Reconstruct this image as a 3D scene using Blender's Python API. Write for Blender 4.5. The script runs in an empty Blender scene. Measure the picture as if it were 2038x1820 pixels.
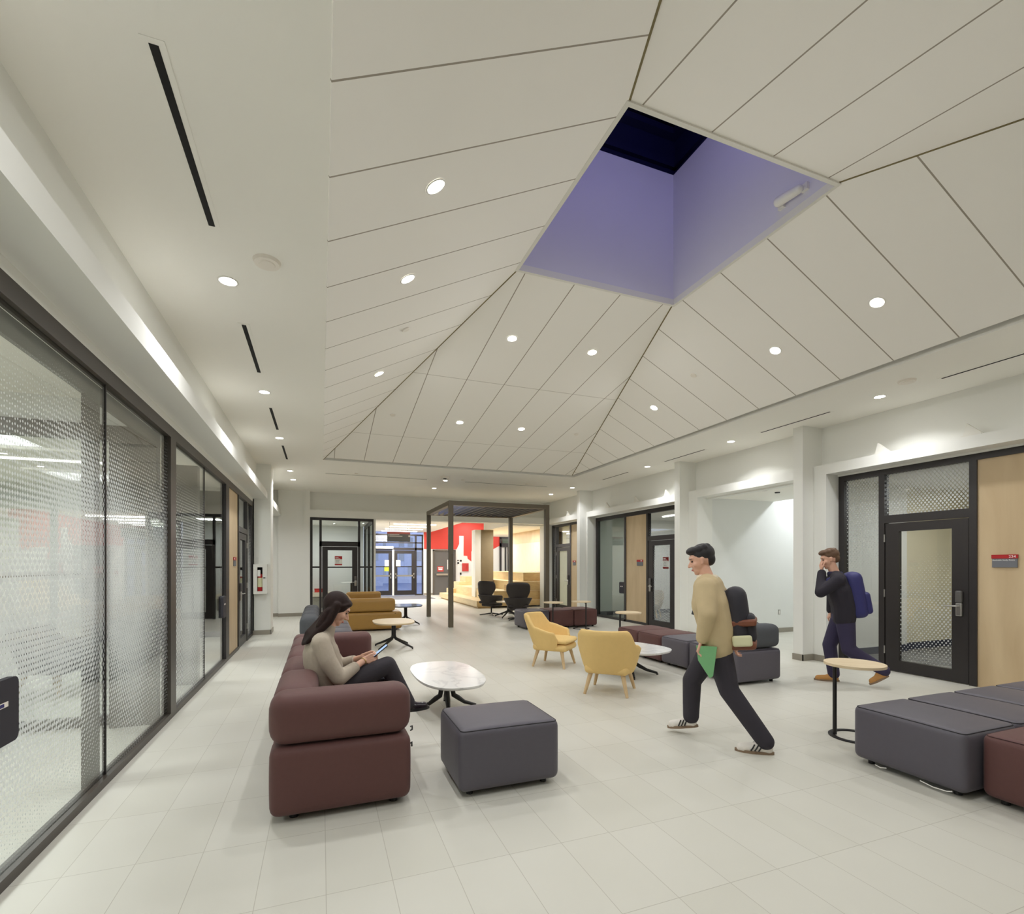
import bpy, math, random
from mathutils import Vector, Matrix
random.seed(7)
S = bpy.context.scene
COL = S.collection
PI = math.pi

# ---------------------------------------------------------------- camera
CAMERA_HEIGHT = 1.53
cam_data = bpy.data.cameras.new('camera')
cam = bpy.data.objects.new('camera', cam_data)
COL.objects.link(cam)
cam.location = (0, 0, CAMERA_HEIGHT)
cam.rotation_euler = (PI / 2, 0, math.radians(-20.92))
cam_data.sensor_width = 36
cam_data.sensor_fit = 'HORIZONTAL'
cam_data.lens = 36 * 994 / 2038
cam_data.shift_y = 215 / 2038
cam_data.clip_start = 0.05
cam_data.clip_end = 300
S.camera = cam

# ---------------------------------------------------------------- colour management, world
S.view_settings.view_transform = 'Standard'
S.view_settings.look = 'None'
S.view_settings.gamma = 1
S.view_settings.use_curve_mapping = False
S.view_settings.exposure = 0.66
S.cycles.max_bounces = 10
S.cycles.diffuse_bounces = 8
S.cycles.transparent_max_bounces = 16
S.cycles.sample_clamp_indirect = 6
S.cycles.caustics_reflective = False
S.cycles.caustics_refractive = False

W = bpy.data.worlds.new('dusk_sky')
S.world = W
W.use_nodes = True
_bg = W.node_tree.nodes['Background']
_bg.inputs[0].default_value = (0.56, 0.64, 0.86, 1)
_bg.inputs[1].default_value = 1.9

DOWN_W = 8.2          # watts of one recessed downlight
ROOM_W = 50.0         # watts of one lamp panel in the side rooms
LOBBY_W = 34.0        # watts of one linear lamp in the lobby

# ---------------------------------------------------------------- helpers: colour and materials
def lin(c):
    return tuple(((x / 255) / 12.92 if x / 255 <= 0.04045 else ((x / 255 + 0.055) / 1.055) ** 2.4) for x in c)

def node(nt, typ, **kw):
    n = nt.nodes.new(typ)
    for k, v in kw.items():
        setattr(n, k, v)
    return n

def mth(nt, op, a, b=None, c=None, clamp=False):
    n = nt.nodes.new('ShaderNodeMath'); n.operation = op; n.use_clamp = clamp
    for i, v in enumerate((a, b, c)):
        if v is None: continue
        if isinstance(v, (int, float)): n.inputs[i].default_value = v
        else: nt.links.new(v, n.inputs[i])
    return n.outputs[0]

MATS = {}
def pbr(name, col, rough=0.6, metal=0.0, var=0.06, scale=6.0, bump=0.0, bscale=200.0, emit=0, spec=0.5, stretch=(1, 1, 1), sheen=0.0, alpha=1.0):
    m = bpy.data.materials.new(name); m.use_nodes = True
    nt = m.node_tree; b = nt.nodes['Principled BSDF']
    c = lin(col)
    b.inputs['Roughness'].default_value = rough
    b.inputs['Metallic'].default_value = metal
    b.inputs['Specular IOR Level'].default_value = spec
    if sheen: b.inputs['Sheen Weight'].default_value = sheen
    geo = node(nt, 'ShaderNodeTexCoord')
    mp = node(nt, 'ShaderNodeMapping'); mp.inputs['Scale'].default_value = stretch
    nt.links.new(geo.outputs['Object'], mp.inputs[0])
    nz = node(nt, 'ShaderNodeTexNoise'); nz.inputs['Scale'].default_value = scale; nz.inputs['Detail'].default_value = 4
    nt.links.new(mp.outputs[0], nz.inputs[0])
    mx = node(nt, 'ShaderNodeMix', data_type='RGBA')
    mx.inputs[6].default_value = (*[max(0, x * (1 - var)) for x in c], 1)
    mx.inputs[7].default_value = (*[min(1, x * (1 + var)) for x in c], 1)
    nt.links.new(nz.outputs[0], mx.inputs[0])
    nt.links.new(mx.outputs[2], b.inputs['Base Color'])
    if bump:
        n2 = node(nt, 'ShaderNodeTexNoise'); n2.inputs['Scale'].default_value = bscale; n2.inputs['Detail'].default_value = 3
        nt.links.new(geo.outputs['Object'], n2.inputs[0])
        bp = node(nt, 'ShaderNodeBump'); bp.inputs['Strength'].default_value = bump; bp.inputs['Distance'].default_value = 0.002
        nt.links.new(n2.outputs[0], bp.inputs['Height']); nt.links.new(bp.outputs[0], b.inputs['Normal'])
    if emit:
        b.inputs['Emission Color'].default_value = (*c, 1); b.inputs['Emission Strength'].default_value = emit
    MATS[name] = m
    return m

def wood(name, c1, c2, rough=0.5, scale=(1, 1, 1), knots=False, coord='Object'):
    m = bpy.data.materials.new(name); m.use_nodes = True
    nt = m.node_tree; b = nt.nodes['Principled BSDF']; b.inputs['Roughness'].default_value = rough
    tc = node(nt, 'ShaderNodeTexCoord'); mp = node(nt, 'ShaderNodeMapping'); mp.inputs['Scale'].default_value = scale
    nt.links.new(tc.outputs[coord], mp.inputs[0])
    n1 = node(nt, 'ShaderNodeTexNoise'); n1.inputs['Scale'].default_value = 2.2; n1.inputs['Detail'].default_value = 8; n1.inputs['Distortion'].default_value = 0.8
    nt.links.new(mp.outputs[0], n1.inputs[0])
    cr = node(nt, 'ShaderNodeValToRGB')
    cr.color_ramp.elements[0].position = 0.3; cr.color_ramp.elements[0].color = (*lin(c1), 1)
    cr.color_ramp.elements[1].position = 0.72; cr.color_ramp.elements[1].color = (*lin(c2), 1)
    nt.links.new(n1.outputs[0], cr.inputs[0])
    out = cr.outputs[0]
    if knots:
        vo = node(nt, 'ShaderNodeTexVoronoi'); vo.inputs['Scale'].default_value = 1.6
        m2 = node(nt, 'ShaderNodeMapping'); m2.inputs['Scale'].default_value = (1, 1.6, 0.75); nt.links.new(tc.outputs[coord], m2.inputs[0])
        nt.links.new(m2.outputs[0], vo.inputs[0])
        k = mth(nt, 'SUBTRACT', 1.0, mth(nt, 'DIVIDE', vo.outputs[0], 0.045), clamp=True)
        mx = node(nt, 'ShaderNodeMix', data_type='RGBA'); mx.inputs[7].default_value = (*lin((128, 88, 50)), 1)
        nt.links.new(mth(nt, 'MULTIPLY', k, 0.7), mx.inputs[0]); nt.links.new(out, mx.inputs[6]); out = mx.outputs[2]
    nt.links.new(out, b.inputs['Base Color'])
    MATS[name] = m
    return m

def floor_mat():
    m = bpy.data.materials.new('floor_tile'); m.use_nodes = True
    nt = m.node_tree; b = nt.nodes['Principled BSDF']
    g = node(nt, 'ShaderNodeNewGeometry'); sp = node(nt, 'ShaderNodeSeparateXYZ'); nt.links.new(g.outputs['Position'], sp.inputs[0])
    tx = mth(nt, 'DIVIDE', mth(nt, 'ADD', sp.outputs[0], 0.887 + 30.3), 0.303)
    ty = mth(nt, 'DIVIDE', mth(nt, 'ADD', sp.outputs[1], -3.07 + 30.0), 0.60)
    fx = mth(nt, 'FRACT', tx); fy = mth(nt, 'FRACT', ty)
    ex = mth(nt, 'ABSOLUTE', mth(nt, 'SUBTRACT', fx, 0.5)); ey = mth(nt, 'ABSOLUTE', mth(nt, 'SUBTRACT', fy, 0.5))
    gx = mth(nt, 'GREATER_THAN', ex, 0.5 - 0.0055); gy = mth(nt, 'GREATER_THAN', ey, 0.5 - 0.003)
    grout = mth(nt, 'MAXIMUM', gx, gy)
    cx = node(nt, 'ShaderNodeCombineXYZ')
    nt.links.new(mth(nt, 'FLOOR', tx), cx.inputs[0]); nt.links.new(mth(nt, 'FLOOR', ty), cx.inputs[1])
    wn = node(nt, 'ShaderNodeTexWhiteNoise'); nt.links.new(cx.outputs[0], wn.inputs[0])
    nz = node(nt, 'ShaderNodeTexNoise'); nz.inputs['Scale'].default_value = 2.5; nz.inputs['Detail'].default_value = 6
    nt.links.new(g.outputs['Position'], nz.inputs[0])
    v = mth(nt, 'ADD', mth(nt, 'MULTIPLY', wn.outputs[0], 0.45), mth(nt, 'MULTIPLY', nz.outputs[0], 0.55))
    mx = node(nt, 'ShaderNodeMix', data_type='RGBA')
    mx.inputs[6].default_value = (*lin((202, 200, 189)), 1); mx.inputs[7].default_value = (*lin((210, 208, 199)), 1)
    nt.links.new(v, mx.inputs[0])
    m2 = node(nt, 'ShaderNodeMix', data_type='RGBA'); m2.inputs[7].default_value = (*lin((150, 144, 130)), 1)
    nt.links.new(mx.outputs[2], m2.inputs[6]); nt.links.new(mth(nt, 'MULTIPLY', grout, 0.55), m2.inputs[0])
    nt.links.new(m2.outputs[2], b.inputs['Base Color'])
    b.inputs['Roughness'].default_value = 0.42
    b.inputs['Specular IOR Level'].default_value = 0.4
    return m

def seam_mat(name, axis, off, step, rows=()):
    """painted ceiling panels with a shadow joint every step along one axis (and rows across)"""
    m = bpy.data.materials.new(name); m.use_nodes = True
    nt = m.node_tree; b = nt.nodes['Principled BSDF']; b.inputs['Roughness'].default_value = 0.75
    g = node(nt, 'ShaderNodeNewGeometry'); sp = node(nt, 'ShaderNodeSeparateXYZ'); nt.links.new(g.outputs['Position'], sp.inputs[0])
    t = mth(nt, 'DIVIDE', mth(nt, 'ADD', sp.outputs[axis], 100 * step - off), step)
    e = mth(nt, 'ABSOLUTE', mth(nt, 'SUBTRACT', mth(nt, 'FRACT', mth(nt, 'ADD', t, 0.5)), 0.5))
    s = mth(nt, 'LESS_THAN', e, 0.006 / step)
    for r in rows:
        e2 = mth(nt, 'LESS_THAN', mth(nt, 'ABSOLUTE', mth(nt, 'SUBTRACT', sp.outputs[1 - axis], r)), 0.006)
        s = mth(nt, 'MAXIMUM', s, mth(nt, 'MULTIPLY', e2, 0.6))
    mx = node(nt, 'ShaderNodeMix', data_type='RGBA')
    mx.inputs[6].default_value = (*lin((245, 242, 236)), 1); mx.inputs[7].default_value = (*lin((158, 149, 136)), 1)
    nt.links.new(s, mx.inputs[0]); nt.links.new(mx.outputs[2], b.inputs['Base Color'])
    return m

def glass_mat(name, tint=(0.93, 0.95, 0.94), frit=None):
    """clear sheet glass; frit = (centre z, half height, gain, noise gain, seed, horizontal period, vertical period)"""
    m = bpy.data.materials.new(name); m.use_nodes = True
    nt = m.node_tree; nt.nodes.clear()
    out = node(nt, 'ShaderNodeOutputMaterial')
    tr = node(nt, 'ShaderNodeBsdfTransparent'); tr.inputs[0].default_value = (*tint, 1)
    gl = node(nt, 'ShaderNodeBsdfGlossy'); gl.inputs['Roughness'].default_value = 0.0
    fr = node(nt, 'ShaderNodeFresnel')
    gb = node(nt, 'ShaderNodeNewGeometry')   # thin pane: the far face reflects like the near one
    nt.links.new(mth(nt, 'ADD', 1.5, mth(nt, 'MULTIPLY', gb.outputs['Backfacing'], 1 / 1.5 - 1.5)), fr.inputs[0])
    mix = node(nt, 'ShaderNodeMixShader')
    nt.links.new(fr.outputs[0], mix.inputs[0]); nt.links.new(tr.outputs[0], mix.inputs[1]); nt.links.new(gl.outputs[0], mix.inputs[2])
    last = mix.outputs[0]
    if frit:
        zc, zh, gain, ng, seed, px, pz = frit
        g = node(nt, 'ShaderNodeNewGeometry'); sp = node(nt, 'ShaderNodeSeparateXYZ'); nt.links.new(g.outputs['Position'], sp.inputs[0])
        a = mth(nt, 'DIVIDE', mth(nt, 'ADD', sp.outputs[1], 50.0), px); b = mth(nt, 'DIVIDE', sp.outputs[2], pz)
        du = mth(nt, 'MULTIPLY', mth(nt, 'ABSOLUTE', mth(nt, 'SUBTRACT', mth(nt, 'FRACT', mth(nt, 'ADD', a, b)), 0.5)), 2.0)
        dv = mth(nt, 'MULTIPLY', mth(nt, 'ABSOLUTE', mth(nt, 'SUBTRACT', mth(nt, 'FRACT', mth(nt, 'SUBTRACT', a, b)), 0.5)), 2.0)
        mm = mth(nt, 'MAXIMUM', du, dv)
        nz = node(nt, 'ShaderNodeTexNoise'); nz.inputs['Scale'].default_value = 0.7; nz.inputs['Detail'].default_value = 1.5
        mp = node(nt, 'ShaderNodeMapping'); mp.inputs['Location'].default_value = (seed, seed * 1.7, seed * 0.3)
        nt.links.new(g.outputs['Position'], mp.inputs[0]); nt.links.new(mp.outputs[0], nz.inputs[0])
        h = mth(nt, 'DIVIDE', mth(nt, 'ABSOLUTE', mth(nt, 'SUBTRACT', sp.outputs[2], zc)), zh)
        s = mth(nt, 'MULTIPLY', mth(nt, 'SUBTRACT', 1.0, mth(nt, 'POWER', h, 1.6)), gain)
        s = mth(nt, 'ADD', s, mth(nt, 'MULTIPLY', mth(nt, 'SUBTRACT', nz.outputs[0], 0.5), ng))
        s = mth(nt, 'MINIMUM', s, 0.86)
        w = mth(nt, 'LESS_THAN', mm, s)
        df = node(nt, 'ShaderNodeBsdfDiffuse'); df.inputs[0].default_value = (*lin((226, 228, 228)), 1)
        tl = node(nt, 'ShaderNodeBsdfTranslucent'); tl.inputs[0].default_value = (*lin((215, 218, 218)), 1)
        dm = node(nt, 'ShaderNodeMixShader'); dm.inputs[0].default_value = 0.5
        nt.links.new(df.outputs[0], dm.inputs[1]); nt.links.new(tl.outputs[0], dm.inputs[2])
        m2 = node(nt, 'ShaderNodeMixShader')
        nt.links.new(mth(nt, 'MULTIPLY', w, 0.85), m2.inputs[0]); nt.links.new(last, m2.inputs[1]); nt.links.new(dm.outputs[0], m2.inputs[2])
        last = m2.outputs[0]
    nt.links.new(last, out.inputs[0])
    return m

def emis(name, col, strength):
    m = bpy.data.materials.new(name); m.use_nodes = True
    nt = m.node_tree; nt.nodes.clear()
    o = node(nt, 'ShaderNodeOutputMaterial'); e = node(nt, 'ShaderNodeEmission')
    e.inputs[0].default_value = (*lin(col), 1); e.inputs[1].default_value = strength
    nt.links.new(e.outputs[0], o.inputs[0])
    return m

def marble(name, base=(232, 232, 230), vein=(190, 190, 192), rough=0.18):
    m = bpy.data.materials.new(name); m.use_nodes = True
    nt = m.node_tree; b = nt.nodes['Principled BSDF']; b.inputs['Roughness'].default_value = rough
    tc = node(nt, 'ShaderNodeTexCoord')
    nz = node(nt, 'ShaderNodeTexNoise'); nz.inputs['Scale'].default_value = 2.2; nz.inputs['Detail'].default_value = 7; nz.inputs['Distortion'].default_value = 1.2
    nt.links.new(tc.outputs['Object'], nz.inputs[0])
    v = mth(nt, 'SUBTRACT', 1.0, mth(nt, 'MULTIPLY', mth(nt, 'ABSOLUTE', mth(nt, 'SUBTRACT', nz.outputs[0], 0.5)), 22.0), clamp=True)
    mx = node(nt, 'ShaderNodeMix', data_type='RGBA')
    mx.inputs[6].default_value = (*lin(base), 1); mx.inputs[7].default_value = (*lin(vein), 1)
    nt.links.new(v, mx.inputs[0]); nt.links.new(mx.outputs[2], b.inputs['Base Color'])
    return m

def carpet_mat():
    m = bpy.data.materials.new('striped_carpet'); m.use_nodes = True
    nt = m.node_tree; b = nt.nodes['Principled BSDF']; b.inputs['Roughness'].default_value = 0.95
    g = node(nt, 'ShaderNodeNewGeometry')
    mp = node(nt, 'ShaderNodeMapping'); mp.inputs['Scale'].default_value = (3, 30, 1)
    nt.links.new(g.outputs['Position'], mp.inputs[0])
    nz = node(nt, 'ShaderNodeTexNoise'); nz.inputs['Scale'].default_value = 1.5; nt.links.new(mp.outputs[0], nz.inputs[0])
    cr = node(nt, 'ShaderNodeValToRGB'); cr.color_ramp.elements[0].color = (*lin((70, 70, 78)), 1); cr.color_ramp.elements[1].color = (*lin((150, 148, 142)), 1)
    cr.color_ramp.elements[0].position = 0.35; cr.color_ramp.elements[1].position = 0.65
    nt.links.new(nz.outputs[0], cr.inputs[0]); nt.links.new(cr.outputs[0], b.inputs['Base Color'])
    return m

M_floor = floor_mat()
M_wall = pbr('wall_paint', (233, 233, 228), 0.7, var=0.015, scale=1.5)
M_roomwall = pbr('room_wall_paint', (226, 227, 224), 0.7, var=0.015)
M_beige = pbr('beige_wall_paint', (222, 215, 192), 0.7, var=0.02)
M_ceil = pbr('ceiling_paint', (243, 241, 234), 0.8, var=0.01, scale=1.0)
M_side = seam_mat('ceiling_panels_side', 1, 3.03, 0.605)
M_back = seam_mat('ceiling_panels_end', 0, 0.26, 0.604, rows=(7.35, 9.72))
M_base = pbr('baseboard_taupe', (150, 144, 132), 0.5, var=0.03)
M_navybase = pbr('baseboard_navy', (52, 56, 76), 0.6)
M_trimw = pbr('trim_white', (228, 226, 218), 0.5, var=0.01)
M_void = pbr('void_dark', (26, 22, 20), 0.9)
M_olive = pbr('joint_olive', (120, 108, 70), 0.7)
M_black = pbr('black_frame', (44, 40, 40), 0.42, var=0.05)
M_bronze = pbr('bronze_frame', (72, 66, 60), 0.4, metal=0.15, var=0.05)
M_mull = pbr('grey_bronze', (98, 90, 82), 0.45, metal=0.2, var=0.05)
M_darkpost = pbr('dark_post', (84, 80, 72), 0.35, var=0.08)
M_glass = glass_mat('clear_glass')
M_skyglass = pbr('night_glass', (8, 9, 22), 0.03, spec=0.9)
M_fritL = glass_mat('fritted_glass_left', frit=(1.30, 1.42, 0.80, 1.05, 3.1, 0.046, 0.062))
M_fritR = glass_mat('fritted_glass_door', frit=(0.85, 0.85, 0.50, 0.9, 9.2, 0.046, 0.062))
M_fritT = glass_mat('fritted_glass_transom', frit=(2.85, 0.9, 0.66, 0.9, 5.4, 0.046, 0.062))
M_fritS = glass_mat('fritted_glass_sidelight', frit=(2.8, 1.7, 0.72, 0.9, 6.6, 0.046, 0.062))
M_frost = pbr('frosted_film', (216, 220, 200), 0.3)
M_fritD = glass_mat('fritted_glass_dense', frit=(1.1, 1.6, 0.78, 0.6, 1.4, 0.046, 0.062))
M_greyglass = glass_mat('grey_glass', tint=(0.62, 0.66, 0.62))
M_birch = wood('birch_plywood', (194, 170, 134), (212, 190, 154), 0.5, (1, 1.4, 0.35), knots=True)
M_pale = wood('pale_oak', (226, 214, 190), (236, 226, 206), 0.45, (2, 8, 2))
M_table = wood('table_oak', (220, 198, 162), (232, 214, 182), 0.4, (1.5, 9, 1))
M_leg = wood('chair_leg_oak', (196, 166, 122), (214, 188, 148), 0.5, (6, 6, 1))
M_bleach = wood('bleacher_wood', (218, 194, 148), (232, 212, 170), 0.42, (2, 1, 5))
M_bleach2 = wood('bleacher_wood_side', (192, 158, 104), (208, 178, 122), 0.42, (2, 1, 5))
M_panelw = wood('wall_panel_wood', (218, 196, 160), (230, 210, 178), 0.5, (1, 1, 0.4))
M_maroon = pbr('maroon_fabric', (94, 61, 58), 0.6, var=0.07, scale=30, bump=0.2, bscale=500, spec=0.4, sheen=0.06)
M_maroonp = pbr('maroon_piping', (62, 36, 36), 0.85)
M_grey = pbr('charcoal_fabric', (86, 82, 91), 0.5, var=0.06, scale=30, bump=0.2, bscale=500, spec=0.5, sheen=0.06)
M_greyp = pbr('charcoal_piping', (42, 40, 44), 0.8)
M_greyb = pbr('grey_bolster_fabric', (84, 86, 90), 0.8, var=0.08, scale=30, spec=0.25)
M_mustard = pbr('mustard_leather', (160, 122, 60), 0.42, var=0.08, scale=5, bump=0.15, bscale=120)
M_mustardp = pbr('mustard_piping', (96, 70, 32), 0.5)
M_yellow = pbr('yellow_fabric', (226, 193, 128), 0.7, var=0.04, scale=20, bump=0.15, bscale=400, spec=0.3)
M_tan = pbr('tan_fabric', (166, 150, 122), 0.8)
M_swivel = pbr('black_upholstery', (52, 46, 44), 0.6, var=0.1, scale=15)
M_metal = pbr('black_metal', (40, 38, 38), 0.35, metal=0.2, var=0.04)
M_plastic = pbr('black_plastic', (30, 29, 30), 0.5)
M_steel = pbr('brushed_steel', (190, 188, 184), 0.28, metal=0.9, var=0.03)
M_lockgrey = pbr('lock_plastic', (92, 90, 88), 0.4)
M_white = pbr('white_plastic', (232, 230, 224), 0.4, var=0.01)
M_sensor = pbr('sensor_plastic', (236, 230, 220), 0.5, var=0.01)
M_slot = pbr('slot_black', (14, 13, 13), 0.8)
M_marble = marble('white_marble', (234, 234, 232), (214, 214, 214))
M_darktop = marble('dark_stone', (120, 126, 136), (90, 94, 102), 0.12)
M_perg = pbr('pergola_bronze', (104, 95, 80), 0.45, metal=0.1, var=0.05)
M_slat = pbr('pergola_slat', (44, 45, 64), 0.4, var=0.06)
M_concrete = pbr('concrete', (126, 113, 88), 0.85, var=0.16, scale=4, bump=0.4, bscale=30)
M_red = pbr('mural_red', (208, 66, 56), 0.6, var=0.03)
M_redsign = pbr('sign_red', (176, 26, 30), 0.5, var=0.02)
M_redbox = pbr('cabinet_red', (190, 60, 56), 0.45, var=0.04)
M_signgrey = pbr('sign_grey', (112, 114, 120), 0.5, var=0.02)
M_signwhite = pbr('sign_white', (240, 238, 236), 0.5, var=0.0)
M_doorgrey = pbr('door_grey', (96, 94, 92), 0.5, var=0.03)
M_lens = emis('lamp_lens', (255, 252, 244), 22)
M_strip = emis('linear_lamp', (255, 250, 242), 5)
M_blueled = emis('blue_led', (120, 120, 255), 4)
M_pinkled = emis('pink_screen', (190, 40, 150), 0.6)
M_violetled = emis('violet_screen', (90, 70, 210), 0.5)
M_navy = pbr('shaft_navy', (22, 24, 58), 0.35, var=0.2, scale=2)
M_shaft = pbr('shaft_paint', (214, 212, 224), 0.7, var=0.01)
M_carpet = carpet_mat()
M_mat = pbr('door_mat', (112, 112, 116), 0.95, var=0.2, scale=60)
M_skin = pbr('skin', (218, 170, 146), 0.5, var=0.04, scale=12)
M_hair = pbr('dark_hair', (42, 28, 25), 0.6, spec=0.2, var=0.45, scale=5, stretch=(9, 60, 9), bump=0.5, bscale=90)
M_hairb = pbr('brown_hair', (98, 72, 52), 0.6, var=0.25, scale=30)
M_hairk = pbr('black_hair', (34, 30, 32), 0.6, var=0.25, scale=30)
M_sweater = pbr('oatmeal_knit', (178, 166, 150), 0.9, var=0.1, scale=40, bump=0.5, bscale=260)
M_jeans = pbr('black_denim', (54, 50, 56), 0.85, var=0.16, scale=14, bump=0.3, bscale=400)
M_shoe = pbr('black_leather', (36, 28, 34), 0.22, var=0.1)
M_jacket = pbr('tan_jacket', (196, 176, 138), 0.85, var=0.12, scale=9)
M_cream = pbr('cream_collar', (226, 214, 190), 0.85, var=0.05)
M_trous = pbr('charcoal_trousers', (50, 46, 54), 0.85, var=0.1, scale=9)
M_navyc = pbr('navy_cloth', (42, 40, 74), 0.8, var=0.12, scale=9)
M_navyt = pbr('navy_trousers', (52, 46, 74), 0.85, var=0.1, scale=9)
M_pack = pbr('backpack_black', (44, 42, 50), 0.7, var=0.1)
M_packn = pbr('backpack_navy', (46, 46, 104), 0.6, var=0.12)
M_brown = pbr('brown_leather', (120, 68, 46), 0.55, var=0.1)
M_shoew = pbr('white_leather', (222, 216, 208), 0.5, var=0.04)
M_gum = pbr('gum_sole', (134, 112, 90), 0.6)
M_suede = pbr('tan_suede', (186, 136, 76), 0.8, var=0.1)
M_green = pbr('green_cloth', (118, 176, 122), 0.7, var=0.05)
M_screen = emis('phone_screen', (170, 196, 230), 0.8)
M_extred = pbr('extinguisher_red', (170, 22, 22), 0.3)
M_label = pbr('cream_label', (216, 214, 176), 0.6)
M_gold = pbr('bracelet_gold', (216, 190, 120), 0.3, metal=0.8)
M_eye = pbr('dark_eye', (40, 30, 28), 0.3)
M_lip = pbr('lip', (190, 110, 104), 0.5)
M_paper = pbr('paper_white', (232, 232, 226), 0.7)
M_lime = pbr('paper_lime', (198, 220, 60), 0.7)
M_brick = pbr('far_facade', (186, 190, 206), 0.8, var=0.1)
M_farwin = emis('far_window', (176, 190, 230), 0.45)
M_street = pbr('asphalt_wet', (92, 104, 138), 0.35, var=0.1)

# ---------------------------------------------------------------- helpers: meshes
class MB:
    def __init__(s): s.v = []; s.f = []; s.sm = []
    def add(s, vs, fs, smooth=False):
        n = len(s.v); s.v += [tuple(v) for v in vs]
        s.f += [tuple(i + n for i in f) for f in fs]; s.sm += [smooth] * len(fs)
        return s
    def box(s, x0, x1, y0, y1, z0, z1):
        x0, x1 = min(x0, x1), max(x0, x1); y0, y1 = min(y0, y1), max(y0, y1); z0, z1 = min(z0, z1), max(z0, z1)
        v = [(x0,y0,z0),(x1,y0,z0),(x1,y1,z0),(x0,y1,z0),(x0,y0,z1),(x1,y0,z1),(x1,y1,z1),(x0,y1,z1)]
        return s.add(v, [(0,3,2,1),(4,5,6,7),(0,1,5,4),(1,2,6,5),(2,3,7,6),(3,0,4,7)])
    def prism(s, poly, a0, a1, axis='z', smooth=False):
        """poly of 2-D points extruded from a0 to a1 along axis"""
        def P(p, a):
            return {'z': (p[0], p[1], a), 'y': (p[0], a, p[1]), 'x': (a, p[0], p[1])}[axis]
        n = len(poly)
        v = [P(p, a0) for p in poly] + [P(p, a1) for p in poly]
        f = [tuple(range(n))[::-1], tuple(range(n, 2 * n))]
        s.add(v, f, False)
        s.add(v, [(i, (i + 1) % n, n + (i + 1) % n, n + i) for i in range(n)], smooth)
        return s
    def tube(s, pts, r, seg=12, caps=True, smooth=True, square=False):
        """swept tube through pts; r one radius or one per point"""
        pts = [Vector(p) for p in pts]
        rs = r if isinstance(r, (list, tuple)) else [r] * len(pts)
        n = len(pts); vs = []; up = None
        if square: seg = 4
        for i, p in enumerate(pts):
            d = (pts[min(i + 1, n - 1)] - pts[max(i - 1, 0)])
            d = d.normalized() if d.length > 1e-9 else Vector((0, 0, 1))
            if up is None:
                up = Vector((0, 0, 1)) if abs(d.z) < 0.95 else Vector((1, 0, 0))
            a = d.cross(up).normalized(); b = a.cross(d).normalized(); up = b
            for k in range(seg):
                t = 2 * PI * k / seg + (PI / 4 if square else 0)
                vs.append(p + (a * math.cos(t) + b * math.sin(t)) * rs[i])
        fs = [(i * seg + k, i * seg + (k + 1) % seg, (i + 1) * seg + (k + 1) % seg, (i + 1) * seg + k) for i in range(n - 1) for k in range(seg)]
        s.add(vs, fs, smooth and not square)
        if caps:
            s.add(vs[:seg], [tuple(range(seg))[::-1]]); s.add(vs[-seg:], [tuple(range(seg))])
        return s
    def cyl(s, x, y, z0, z1, r, r1=None, seg=24):
        return s.tube([(x, y, z0), (x, y, z1)], [r, r if r1 is None else r1], seg)
    def ring(s, c, R, r, seg=40, s2=8, flat=1.0):
        vs = []; fs = []
        for i in range(seg):
            t = 2 * PI * i / seg
            for k in range(s2):
                u = 2 * PI * k / s2
                q = R + r * math.cos(u)
                vs.append((c[0] + q * math.cos(t), c[1] + q * math.sin(t), c[2] + r * flat * math.sin(u)))
        for i in range(seg):
            for k in range(s2):
                fs.append((i * s2 + k, ((i + 1) % seg) * s2 + k, ((i + 1) % seg) * s2 + (k + 1) % s2, i * s2 + (k + 1) % s2))
        return s.add(vs, fs, True)
    def ball(s, c, r, rot=None, nu=20, nv=12):
        r = (r, r, r) if isinstance(r, (int, float)) else r
        R = rot if rot is not None else Matrix.Identity(3)
        vs = []; fs = []
        for j in range(nv + 1):
            th = PI * j / nv
            for i in range(nu):
                ph = 2 * PI * i / nu
                v = R @ Vector((r[0] * math.sin(th) * math.cos(ph), r[1] * math.sin(th) * math.sin(ph), r[2] * math.cos(th)))
                vs.append((c[0] + v.x, c[1] + v.y, c[2] + v.z))
        for j in range(nv):
            for i in range(nu):
                fs.append((j * nu + i, (j + 1) * nu + i, (j + 1) * nu + (i + 1) % nu, j * nu + (i + 1) % nu))
        return s.add(vs, fs, True)
    def cap(s, p0, p1, r0, r1, seg=16):
        """tapered limb with round ends"""
        p0 = Vector(p0); p1 = Vector(p1); d = p1 - p0; L = d.length
        if L < 1e-6: return s.ball(p0, r0)
        d = d / L; pts = []; rs = []
        for t in (-0.999, -0.87, -0.6, -0.3, 0): pts.append(p0 + d * r0 * t); rs.append(r0 * math.sqrt(1 - t * t))
        for t in (0.33, 0.66): pts.append(p0 + d * L * t); rs.append(r0 + (r1 - r0) * t)
        for t in (0, 0.3, 0.6, 0.87, 0.999): pts.append(p1 + d * r1 * t); rs.append(r1 * math.sqrt(1 - t * t))
        return s.tube(pts, rs, seg)
    def rbox(s, x0, x1, y0, y1, z0, z1, r, bulge=0.0, side=0.0):
        """rounded upholstery block, top slightly crowned"""
        c = ((x0 + x1) / 2, (y0 + y1) / 2, (z0 + z1) / 2); h = (abs(x1 - x0) / 2, abs(y1 - y0) / 2, abs(z1 - z0) / 2)
        r = min(r, min(h) * 0.98)
        def ax(H):
            e = [-H, -H + r * 0.12, -H + r * 0.33, -H + r * 0.62, -H + r]
            n = 5; mid = [(-H + r) + (2 * (H - r)) * i / n for i in range(1, n)]
            return e + mid + [-q for q in e[::-1]]
        A = [ax(q) for q in h]; idx = {}; vs = []; fs = []
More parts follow.
